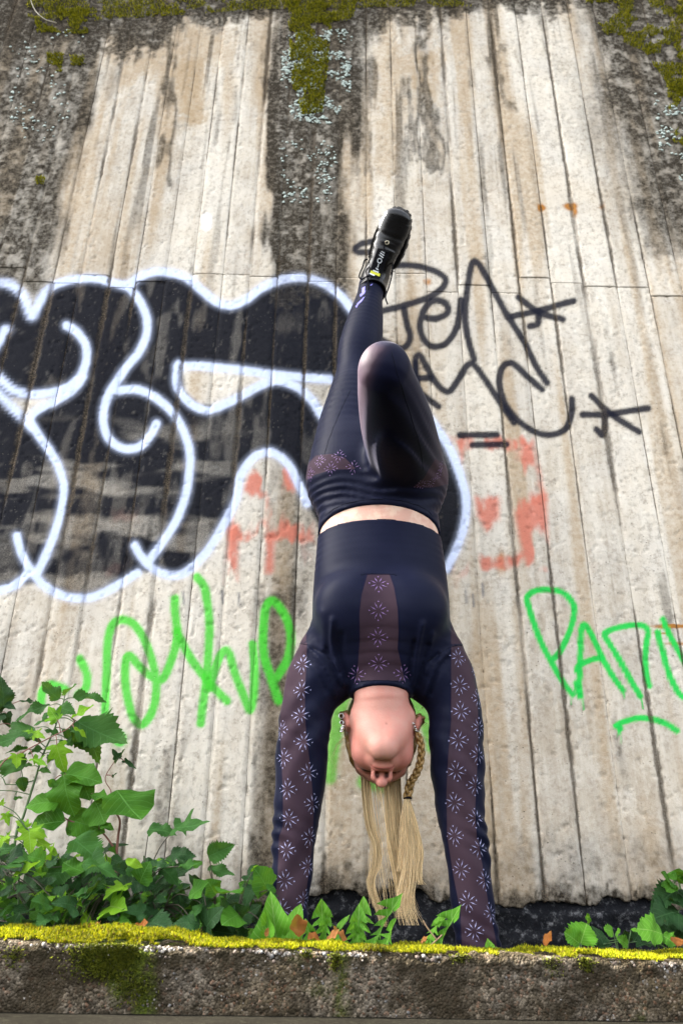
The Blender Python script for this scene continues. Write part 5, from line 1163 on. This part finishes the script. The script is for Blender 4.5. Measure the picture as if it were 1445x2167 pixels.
def outline(kind):                       # right half: (place on the midrib, x, y) for a leaf of unit length
    o = []
    if kind == 'serrate':
        for i in range(27):
            t = i/26; w = 0.5*math.sin(math.pi*t**0.72)**0.85*(1-0.25*t); j = (0.86 if i % 2 else 1.06); o.append((t*0.97, w*j, t-(0.012 if i % 2 else -0.012)))
    elif kind == 'ovate':
        for i in range(13):
            t = i/12; o.append((t*0.98, 0.5*math.sin(math.pi*t**0.8)**0.75, t))
    elif kind == 'lance':
        for i in range(13):
            t = i/12; o.append((t*0.98, 0.5*math.sin(math.pi*t**0.9)**0.9, t))
    elif kind == 'lobed':                # five pointed lobes
        for t, x, y in [(0, 0.0, 0.0), (0.02, 0.16, -0.06), (0.08, 0.34, -0.05), (0.12, 0.40, 0.06), (0.16, 0.27, 0.12), (0.22, 0.30, 0.18), (0.28, 0.50, 0.36), (0.33, 0.52, 0.46), (0.38, 0.36, 0.40), (0.43, 0.22, 0.42), (0.52, 0.24, 0.56), (0.60, 0.21, 0.66), (0.72, 0.15, 0.74), (0.86, 0.08, 0.88), (0.99, 0.0, 1.0)]: o.append((t, x, y))
    elif kind == 'ivy':
        for t, x, y in [(0, 0.0, 0.02), (0.02, 0.14, -0.09), (0.08, 0.33, -0.06), (0.14, 0.46, 0.10), (0.22, 0.50, 0.24), (0.32, 0.36, 0.32), (0.42, 0.27, 0.40), (0.54, 0.26, 0.52), (0.70, 0.20, 0.70), (0.86, 0.10, 0.87), (0.99, 0.0, 1.0)]: o.append((t, x, y))
    elif kind == 'dandelion':            # backward teeth, wide end lobe
        o.append((0, 0.03, 0))
        for k, (yb, w) in enumerate([(0.10, 0.12), (0.23, 0.20), (0.36, 0.30), (0.49, 0.40), (0.62, 0.46)]):
            o += [(yb, 0.06, yb), (yb+0.03, w, yb-0.05), (yb+0.07, w*0.62, yb+0.03), (yb+0.10, 0.12, yb+0.085)]
        o += [(0.735, 0.09, 0.735), (0.75, 0.40, 0.70), (0.80, 0.34, 0.80), (0.88, 0.20, 0.89), (0.95, 0.08, 0.96), (0.99, 0, 1.0)]
    elif kind == 'strawberry':
        for i in range(19):
            t = i/18; w = 0.5*math.sin(math.pi*t**0.95)**0.62; o.append((t*0.95, w*(1.08 if i % 2 else 0.93), t+(0.02 if i % 2 else -0.02)))
    return o
def leaf_mesh(name, kind, fold, droop, wave, seed, mat):
    o = outline(kind); r = np.random.default_rng(seed); vs, fs = [], []
    def bend(x, y): return (x, y, fold*abs(x)-droop*y*y+wave*math.sin(y*11+seed+(2 if x > 0 else 0))*abs(x))
    n = len(o)
    for t, x, y in o: vs.append(bend(0, t))
    for s in (1, -1):
        b = len(vs); 
        for t, x, y in o: vs.append(bend(s*x*0.5, (t+y)/2))
        c = len(vs)
        for t, x, y in o: vs.append(bend(s*x*(1+0.06*r.normal()), y))
        for i in range(n-1):
            for (p, q) in ((0, b), (b, c)):
                f = (p+i, p+i+1, q+i+1, q+i); fs.append(f if s < 0 else f[::-1])
    me = bpy.data.meshes.new(name); me.from_pydata(vs, [], fs); me.materials.append(mat); me.polygons.foreach_set('use_smooth', [True]*len(fs)); me.update(); return me
LMESH = {}
for key, kind, mat in (('nettle', 'serrate', 'nettle'), ('bright', 'lobed', 'bright'), ('brightlance', 'lance', 'bright'), ('ovate', 'ovate', 'ovate'), ('ivy', 'ivy', 'ivy'), ('ivylance', 'serrate', 'ivy'), ('midlobed', 'lobed', 'nettle'),
                       ('dandelion', 'dandelion', 'dandelion'), ('broad', 'lance', 'dandelion'), ('strawberry', 'strawberry', 'dandelion'), ('dead', 'ovate', 'dead')):
    LMESH[key] = [leaf_mesh('leaf', kind, f, d, w, s, LM[mat]) for s, (f, d, w) in enumerate([(0.34, 0.26, 0.26), (0.16, 0.46, 0.34), (0.50, 0.12, 0.22), (0.22, -0.18, 0.30), (0.06, 0.60, 0.20)] if key != 'dead' else [(0.5, -0.5, 0.3), (0.7, 0.4, 0.2), (0.3, -0.8, 0.3)])]
class Plant:
    def __init__(s, name, label, cat, base, group=None, stem=M_STEM):
        s.root = empty(name, tuple(base)); tag(s.root, label, cat, group); s.base = np.asarray(base, float); s.stems = []; s.mb = MB(); s.mat = stem
    def stem(s, pts, r0, r1, n=6):
        q = crom(pts, n) if len(pts) > 2 else np.array(pts); s.stems.append(q); s.mb.tube(q, np.linspace(r0, r1, len(q)), 6)
    def leaf(s, key, base, tip, wr, nrm=None, pet=True, pr=0.0011):
        base, tip = np.asarray(base, float), np.asarray(tip, float); Yv = tip-base; L = np.linalg.norm(Yv); Yv = Yv/L
        nrm = np.array([rng.normal(0, 0.35), -0.85+rng.normal(0, 0.2), 0.75+rng.normal(0, 0.3)]) if nrm is None else np.asarray(nrm, float)
        Z = norm(nrm-Yv*(nrm@Yv)); X = np.cross(Yv, Z)
        o = bpy.data.objects.new('leaf', LMESH[key][int(rng.integers(0, 5))]); col.objects.link(o)
        Mx = Matrix(((X[0]*L*wr, Yv[0]*L, Z[0]*L*0.8, base[0]), (X[1]*L*wr, Yv[1]*L, Z[1]*L*0.8, base[1]), (X[2]*L*wr, Yv[2]*L, Z[2]*L*0.8, base[2]), (0, 0, 0, 1)))
        o.parent = s.root; o.matrix_world = Mx
        if pet:
            if s.stems:
                A_ = np.vstack(s.stems); k = A_[np.argmin(np.linalg.norm(A_-base, axis=1))]
            else: k = s.base
            m = (k+base)/2+np.array([0, 0, 0.12*np.linalg.norm(k-base)])
            if np.linalg.norm(k-base) > 0.002: s.mb.tube(crom([k, m, base+Yv*L*0.04], 4), np.linspace(pr*1.25, pr*0.8, 9), 5)
        return o
    def done(s):
        if s.mb.n: s.mb.build('stem', s.mat, s.root)
        else: pass
def gz_(x, y=1.9): return SOILZ+SLOPE*x
def gp(u, Y, dz=0.0):                     # a point on the soil below pixel column u
    p = P(u, 1960, Y); p[2] = gz_(p[0])+dz; return p
N2 = lambda x, y: (x*0.2076, 1420+y*0.2076)
C4 = lambda x, y: (x*0.4152, 1420+y*0.4152)
C5 = lambda x, y: (500+x*0.4152, 1750+y*0.4152)
def LF(pl, key, conv, Y, items, jy=0.035):
    for (bx, by, tx, ty, w) in items:
        y = Y+rng.uniform(-jy, jy); u0, v0 = conv(bx, by); u1, v1 = conv(tx, ty); pl.leaf(key, P(u0, v0, y), P(u1, v1, y-rng.uniform(-0.01, 0.03)), w/0.5*0.5*2 if False else w*1.0/0.5*0.5)
def grounded(pl, conv, pts, Y, r0, r1, u_ground):
    q = [gp(u_ground, Y-0.02, -0.005)]+[P(*conv(*p), Y) for p in pts]; pl.stem(q, r0, r1)

pl = Plant('nettle_plant', 'tall nettle with toothed opposite leaves at the left end of the soil bed', 'plant', gp(18, 1.95))
grounded(pl, N2, [(160, 1720), (240, 1490), (310, 1270), (370, 1080), (430, 880), (520, 680), (600, 480), (655, 300)], 1.95, 0.0035, 0.0016, 18)
pl.stem([P(*N2(370, 1110), 1.95), P(*N2(200, 1155), 1.945), P(*N2(60, 1155), 1.94)], 0.0014, 0.001); pl.stem([P(*N2(310, 1260), 1.95), P(*N2(150, 1225), 1.945), P(*N2(-20, 1215), 1.94)], 0.0014, 0.001)
LF(pl, 'nettle', N2, 1.94, [(610, 290, 405, 130, .9), (665, 250, 760, 110, 1.2), (740, 275, 1095, 260, .6), (520, 350, 150, 410, .5), (590, 375, 725, 370, 1.0), (500, 420, 420, 470, .8), (505, 500, 330, 500, .8), (360, 575, -80, 820, 1.0), (760, 520, 1090, 800, .9), (780, 510, 1305, 810, .75), (740, 770, 600, 700, 1.0),
    (290, 800, 50, 800, .5), (440, 800, 280, 840, .9), (230, 1010, -30, 850, 1.0), (215, 1080, 255, 1235, .9), (600, 640, 450, 620, .8), (640, 590, 780, 700, .7), (250, 690, 440, 700, .5), (690, 700, 930, 740, .7), (560, 880, 480, 920, 1.0), (400, 1020, 520, 1030, .5), (330, 970, 230, 950, .6), (0, 1060, -80, 1180, 1.0), (140, 1310, 240, 1280, .6)])
pl.done()
pl = Plant('lobed_vine', 'yellow-green lobed vine on a red stem climbing through the nettle', 'plant', gp(-12, 1.90), None, M_RED)
grounded(pl, N2, [(-60, 1500), (-40, 1100), (50, 915), (190, 850), (330, 775), (570, 650), (690, 590), (780, 500)], 1.90, 0.0022, 0.0011, -12)
LF(pl, 'bright', N2, 1.89, [(590, 500, 480, 350, 1.0), (580, 750, 650, 1040, .85), (175, 850, 160, 1020, .8), (350, 640, 235, 590, .9), (340, 890, 495, 1005, .5), (350, 640, 420, 640, .9)], 0.012)
LF(pl, 'brightlance', N2, 1.885, [(715, 485, 990, 380, .38), (750, 575, 900, 650, .3)], 0.01); pl.done()
pl = Plant('lobed_seedling', 'bright green seedling with deeply lobed leaves low at the left wall foot', 'plant', gp(55, 1.82))
grounded(pl, N2, [(200, 1950), (230, 1780), (290, 1630)], 1.82, 0.002, 0.0013, 55)
LF(pl, 'bright', N2, 1.81, [(300, 1630, 320, 1860, 1.0), (280, 1600, 175, 1500, 1.1), (330, 1600, 490, 1690, .7), (380, 1740, 640, 1830, .5), (60, 1450, 95, 1575, .9), (60, 1690, 0, 1770, .8), (70, 1690, 130, 1620, .6), (70, 1700, 90, 1790, .7), (20, 1370, 40, 1290, .9), (440, 1960, 330, 2040, .5)], 0.02); pl.done()
pl = Plant('broadleaf_shrub', 'young shrub with large smooth oval leaves on a bent reddish stem', 'shrub', gp(250, 1.93), None, M_RED)
grounded(pl, N2, [(1195, 1840), (1225, 1560), (1200, 1470), (1110, 1350), (980, 1250)], 1.93, 0.0036, 0.0014, 250)
pl.stem([P(*N2(1195, 1840), 1.93), P(*N2(1010, 1620), 1.92), P(*N2(700, 1520), 1.91), P(*N2(560, 1400), 1.90)], 0.0024, 0.0012); pl.stem([P(*N2(980, 1310), 1.92), P(*N2(860, 1260), 1.91), P(*N2(760, 1190), 1.90), P(*N2(650, 1060), 1.90)], 0.0022, 0.0012)
pl.stem([P(*N2(1110, 1350), 1.93), P(*N2(1135, 1230), 1.94), P(*N2(1075, 1090), 1.94), P(*N2(1190, 890), 1.94)], 0.0014, 0.0009)
LF(pl, 'ovate', N2, 1.895, [(605, 1345, 320, 1270, 1.5), (650, 1055, 685, 1470, .9), (1190, 1212, 1420, 1570, 1.25), (690, 1520, 1035, 1560, 1.0), (965, 1320, 1090, 1570, 1.2), (670, 1530, 315, 1560, 1.0), (665, 1050, 1025, 1080, .75), (840, 1110, 900, 1260, .9), (560, 1100, 510, 1190, 1.0), (780, 1130, 640, 1000, 1.0), (940, 1250, 1090, 1330, .7), (680, 1590, 830, 1680, .9), (1020, 1570, 1160, 1600, .6)], 0.02)
LF(pl, 'ivy', N2, 1.93, [(1205, 900, 1300, 800, 1.1), (1210, 890, 1140, 800, 1.0), (1270, 915, 1395, 1020, .45), (1150, 1085, 1190, 1030, .8)], 0.01)
pl.done()
pl = Plant('wall_ivy', 'dark pointed ivy shoot clinging to the wall above the nettle', 'ivy', gp(-30, 2.10), None, M_RED)
grounded(pl, N2, [(-140, 1500), (-90, 900), (-40, 560), (20, 420), (40, 380)], 2.115, 0.0024, 0.0012, -30)
LF(pl, 'ivylance', N2, 2.105, [(40, 385, 55, 45, .7), (10, 430, -60, 330, .9)], 0.006); LF(pl, 'ivy', N2, 2.105, [(70, 430, 85, 580, 1.2), (20, 350, 140, 330, .9), (150, 560, 190, 500, 1.2), (330, 310, 190, 320, .5), (-30, 470, -60, 600, 1.0)], 0.006); pl.done()

# low growth along the foot of the wall: one clump after another, each its own plant
def clump(name, label, u0, u1, vtop, items, n, kinds, Y0=1.70, Y1=2.08, stem=M_DARK, cat='plant', size=(20, 54), group=None):
    pl = Plant(name, label, cat, gp((u0+u1)/2, (Y0+Y1)/2), group, stem); hubs = [gp(rng.uniform(u0, u1), rng.uniform(Y0+0.04, Y1), -0.004) for _ in range(5)]
    for h in hubs:
        u, v = proj(h[None]); hh = rng.uniform(0.45, 0.85)*(1975-vtop); pl.stem([h, P(float(u[0])+rng.uniform(-25, 25), 1985-hh*0.5, h[1]), P(float(u[0])+rng.uniform(-45, 45), 1985-hh, h[1]+rng.uniform(-0.03, 0.02))], 0.002, 0.001)
    for (key, bx, by, tx, ty, w) in items:
        Y = rng.uniform(Y0, Y0+0.1); pl.leaf(key, P(*C4(bx, by), Y), P(*C4(tx, ty), Y-0.015), w)
    for k in range(n):
        key = kinds[int(rng.integers(0, len(kinds)))]; Y = rng.uniform(Y0, Y1); u = rng.uniform(u0, u1); v = vtop+(1990-vtop)*rng.random()**0.75
        L = rng.uniform(*size); a = rng.uniform(-0.6, 3.74); b = P(u, v, Y); lo = gz_(b[0])+0.012
        t = P(u+L*math.cos(a), v-L*math.sin(a)*0.8, Y-rng.uniform(-0.02, 0.05)); t[2] = max(t[2], lo); b[2] = max(b[2], lo)
        if t[1] < 1.66: continue
        pl.leaf(key, b, t, rng.uniform(0.75, 1.25))
    pl.done(); return pl
clump('ivy_clump', 'dark ivy clump below the lobed seedling, spilling towards the mossy kerb', -70, 120, 1790, [('ovate', 0, 1130, 120, 1060, .5), ('ovate', 150, 1240, 290, 1160, .8), ('brightlance', 65, 1050, 220, 990, .4), ('midlobed', 160, 960, 60, 970, 1.0), ('ovate', 20, 1210, 90, 1280, .8)], 120, ['ivy', 'ivy', 'ovate', 'bright', 'ivylance', 'midlobed'])
clump('ground_shrub', 'low mixed green leaves with a big grey-green crinkled leaf under the oval-leaved shrub', 90, 270, 1800, [('nettle', 375, 860, 525, 950, 1.2), ('nettle', 420, 985, 615, 990, .55), ('nettle', 240, 1030, 420, 1030, .8), ('ovate', 560, 1110, 690, 1100, 1.5), ('brightlance', 445, 1310, 440, 1220, .5), ('ovate', 560, 1290, 680, 1310, .6), ('ovate', 330, 1280, 340, 1210, .8), ('brightlance', 330, 1160, 425, 1180, .45)], 120, ['ivy', 'nettle', 'bright', 'ovate', 'ivylance', 'ivy'])
clump('bramble_shoot', 'bramble shoot with toothed leaves reaching along the wall on red stalks', 270, 420, 1830, [('nettle', 755, 810, 890, 790, 1.0), ('midlobed', 890, 800, 1080, 790, .8), ('nettle', 820, 1000, 915, 1060, .9), ('nettle', 910, 995, 1025, 1000, .6), ('ivylance', 870, 935, 985, 920, .8), ('brightlance', 640, 965, 715, 985, .5), ('brightlance', 745, 1010, 850, 965, .45), ('ivy', 760, 1150, 830, 1080, 1.0), ('ovate', 960, 1150, 1075, 1085, .8), ('ovate', 900, 1270, 960, 1180, .6)], 90, ['ivy', 'ivy', 'ivylance', 'nettle', 'ovate'], stem=M_DARK)
clump('trailing_ivy', 'trailing ivy with dark leaves and one pale tip beside the propped sleeve', 410, 570, 1880, [('nettle', 1060, 945, 1195, 885, .8), ('nettle', 1060, 1000, 1200, 1060, .5), ('ivy', 1260, 1040, 1370, 1080, 1.1), ('bright', 1295, 1015, 1300, 970, .9), ('ivy', 1290, 1100, 1240, 1180, 1.2), ('ivy', 1050, 1320, 1220, 1340, .8)], 70, ['ivy', 'ivy', 'ivylance', 'ovate'], stem=M_DARK)
pl = Plant('dark_bush', 'dark broad-leaved bush with a curled green top at the right end of the bed', 'shrub', gp(1450, 1.98))
R3 = lambda x, y: (1150+x*0.2042, 1800+y*0.2042)
grounded(pl, R3, [(1500, 800), (1450, 560), (1400, 330)], 1.98, 0.004, 0.002, 1455)
LF(pl, 'ivylance', R3, 1.96, [(1380, 400, 1110, 600, .75), (1400, 640, 1120, 640, 1.3), (1290, 500, 1480, 600, 1.1), (1380, 420, 1520, 520, 1.0), (1300, 760, 1250, 840, 1.2), (1400, 700, 1180, 860, .9), (1450, 820, 1330, 950, .9), (1480, 700, 1560, 900, 1.0), (1500, 500, 1650, 420, 1.0)], 0.03)
LF(pl, 'ovate', R3, 1.95, [(1340, 350, 1210, 360, 1.0), (1330, 330, 1230, 300, 1.2), (1360, 310, 1330, 200, 1.3), (1400, 300, 1400, 180, 1.3), (1390, 320, 1480, 250, 1.3), (1350, 350, 1290, 390, 1.0), (1400, 340, 1500, 330, 1.2), (1430, 280, 1500, 180, 1.2)], 0.01)
LF(pl, 'ivylance', R3, 1.85, [(620, 980, 560, 750, 1.0), (540, 960, 710, 960, .8), (930, 950, 1030, 780, .8), (880, 960, 820, 810, .8), (1090, 960, 960, 960, .9), (1180, 950, 1080, 880, .9)], 0.02); pl.done()
def strawberry(label, ub, tips, Y):
    pl = Plant('wild_strawberry', label, 'plant', gp(ub, Y), None, M_STEM)
    for (bx, by, tx, ty, w) in tips: pl.leaf('strawberry', P(*R3(bx, by), Y), P(*R3(tx, ty), Y-0.012), w, (rng.normal(0, 0.2), -1.0, 0.55))
    pl.done()
strawberry('wild strawberry with two upright toothed leaflets beside the dark footing', 1228, [(380, 970, 440, 755, 1.5), (370, 965, 220, 840, 1.0), (470, 760, 430, 640, .45)], 1.66)
strawberry('wild strawberry with one broad sunlit leaf in front of the dark bush', 1398, [(1225, 865, 1015, 770, 1.35), (1225, 880, 1375, 950, 1.1)], 1.655)
strawberry('small wild strawberry half hidden between the two larger ones', 1305, [(720, 850, 665, 800, 1.3), (740, 860, 800, 850, 1.2), (870, 980, 780, 900, .9), (900, 820, 970, 840, .7)], 1.70)
def dandelion(name, label, key, base, tips, Y=1.665, cat='weed'):
    u, v = C5(*base); b = gp(u, Y); pl = Plant(name, label, cat, b)
    for (tx, ty, w, y_) in tips:
        t = P(*C5(tx, ty), Y+y_); s = b+np.array([rng.normal(0, 0.006), rng.normal(0, 0.006), 0.0]); s[2] = gz_(s[0])
        d = t-s; pl.leaf(key, s+d*0.22, s+d*rng.uniform(0.86, 0.98), w*(0.8 if key == 'dandelion' else 0.78), (rng.normal(0, 0.5)+0.6*np.sign(-d[0]+1e-6)*abs(d[0])/0.1, -1.0, 0.5+rng.normal(0, 0.2)), True, 0.0016)
    pl.done()
dandelion('willowherb', 'leafy willowherb with broad pointed leaves growing before the sleeve left of the hair', 'broad', (240, 545), [(170, 280, .55, 0), (312, 330, .55, .01), (132, 385, .6, -.01), (152, 490, .7, -.02), (330, 450, .5, -.015), (225, 420, .6, -.01), (0, 490, .7, .02), (400, 520, .6, -.01), (260, 480, .5, -.02), (120, 560, .7, .01)])
dandelion('dandelion', 'dandelion between the willowherb and the hanging curl of hair', 'dandelion', (450, 590), [(432, 335, .55, .01), (490, 385, .5, 0), (335, 425, .55, -.01), (520, 475, .5, -.01), (350, 545, .5, 0), (465, 380, .35, -.01)])
dandelion('dandelion', 'largest dandelion, its jagged leaves under the tips of the hair', 'dandelion', (625, 590), [(828, 262, .36, .01), (662, 305, .42, .02), (630, 375, .5, -.01), (850, 468, .5, -.015), (520, 535, .45, 0), (590, 430, .5, .01), (760, 575, .5, -.02), (700, 520, .45, -.02), (815, 575, .5, 0)])
dandelion('dandelion', 'single upright dandelion leaf just right of the hair tips', 'dandelion', (905, 600), [(985, 365, .5, 0), (830, 570, .6, .01), (975, 535, .5, .02)])
dandelion('dandelion', 'dandelion leaf leaning against the sleeve right of the hair', 'dandelion', (965, 600), [(1110, 355, .42, 0), (1000, 560, .5, .01)])
dandelion('seedling', 'tiny seedling at the cuff of the sleeve right of the hair', 'broad', (1295, 605), [(1285, 560, .6, 0), (1330, 595, .5, 0), (1205, 600, .5, -.01)], 1.655)
# fallen leaves and twigs on the moss and soil
def fallen(label, u, v, Y, L, ang, up, w=1.0, curl=0.0):
    z = SLOPE*P(u, v, Y)[0]+0.012 if Y < KY1 else gz_(P(u, v, Y)[0])+0.008
    c = P(u, v, Y); c[2] = max(z, c[2]); o = bpy.data.objects.new('fallen_leaf', LMESH['dead'][int(rng.integers(0, 3))]); col.objects.link(o)
    d = norm((math.cos(ang), math.sin(ang)*0.5, up)); nz = norm(np.array([0.1, -0.5, 0.9])-d*(np.array([0.1, -0.5, 0.9])@d)); x = np.cross(d, nz)
    L *= 0.6; o.matrix_world = Matrix(((x[0]*L*w, d[0]*L, nz[0]*L, c[0]), (x[1]*L*w, d[1]*L, nz[1]*L, c[1]), (x[2]*L*w, d[2]*L, nz[2]*L, c[2]), (0, 0, 0, 1)))
    tag(o, label, 'leaf', 'fallen leaves on the kerb')
fallen('curled orange leaf standing upright below the willowherb', 632, 1988, 1.60, 0.055, 1.9, 1.1, 0.9)
fallen('small orange leaf lying on the moss mound under the ivy clump', 190, 1969, 1.52, 0.032, 0.1, 0.05, 0.9)
fallen('flat orange leaf lying on the moss below the bramble shoot', 280, 1969, 1.53, 0.045, 0.05, 0.02, 0.9)
fallen('brown leaf lying on the moss below the curled orange leaf', 650, 1996, 1.50, 0.040, 0.2, 0.05, 0.9)
fallen('pale brown leaf on the moss below the dandelion beside the willowherb', 690, 1994, 1.50, 0.036, 0.2, 0.06, 0.9)
fallen('brown leaf under the largest dandelion', 735, 1992, 1.52, 0.042, 3.0, 0.1, 0.8)
fallen('rust-coloured leaf tip poking up between sleeve and strawberry', 1150, 2000, 1.56, 0.034, 0.5, 0.5, 0.8)
fallen('rust-coloured leaf at the foot of the dark bush', 1432, 2003, 1.56, 0.034, 1.4, 0.9, 1.1)
fallen('dry leaf tip beside the willowherb', 562, 1990, 1.56, 0.022, 1.2, 0.9, 0.6)
fallen('brown leaf at the foot of the single dandelion leaf', 890, 1998, 1.52, 0.020, 0.1, 0.1, 1.0)
for lab, pts in (('thin dry twig crossing another beside the sleeve right of the hair', [(895, 1948), (905, 1965), (925, 1990)]), ('short dry twig lying across a longer one beside the sleeve', [(935, 1978), (925, 1988), (912, 1999)])):
    q = [P(a, b_, 1.60) for a, b_ in crom(pts, 4)]; v, f = tube(q, 0.0012, 5); tag(mesh_obj('twig', v, f, M_TWIG), lab, 'twig', 'twigs on the kerb')
q = [P(a, b_, WY-0.012) for a, b_ in crom([(62, -12), (74, 20), (95, 40), (120, 48)], 6)]; v, f = tube(q, 0.0016, 5); tag(mesh_obj('dry_stalk', v, f, simple('pale_straw', (0.42, 0.38, 0.28), 0.7)), 'pale dry stalk hanging over the top edge of the wall', 'stalk')
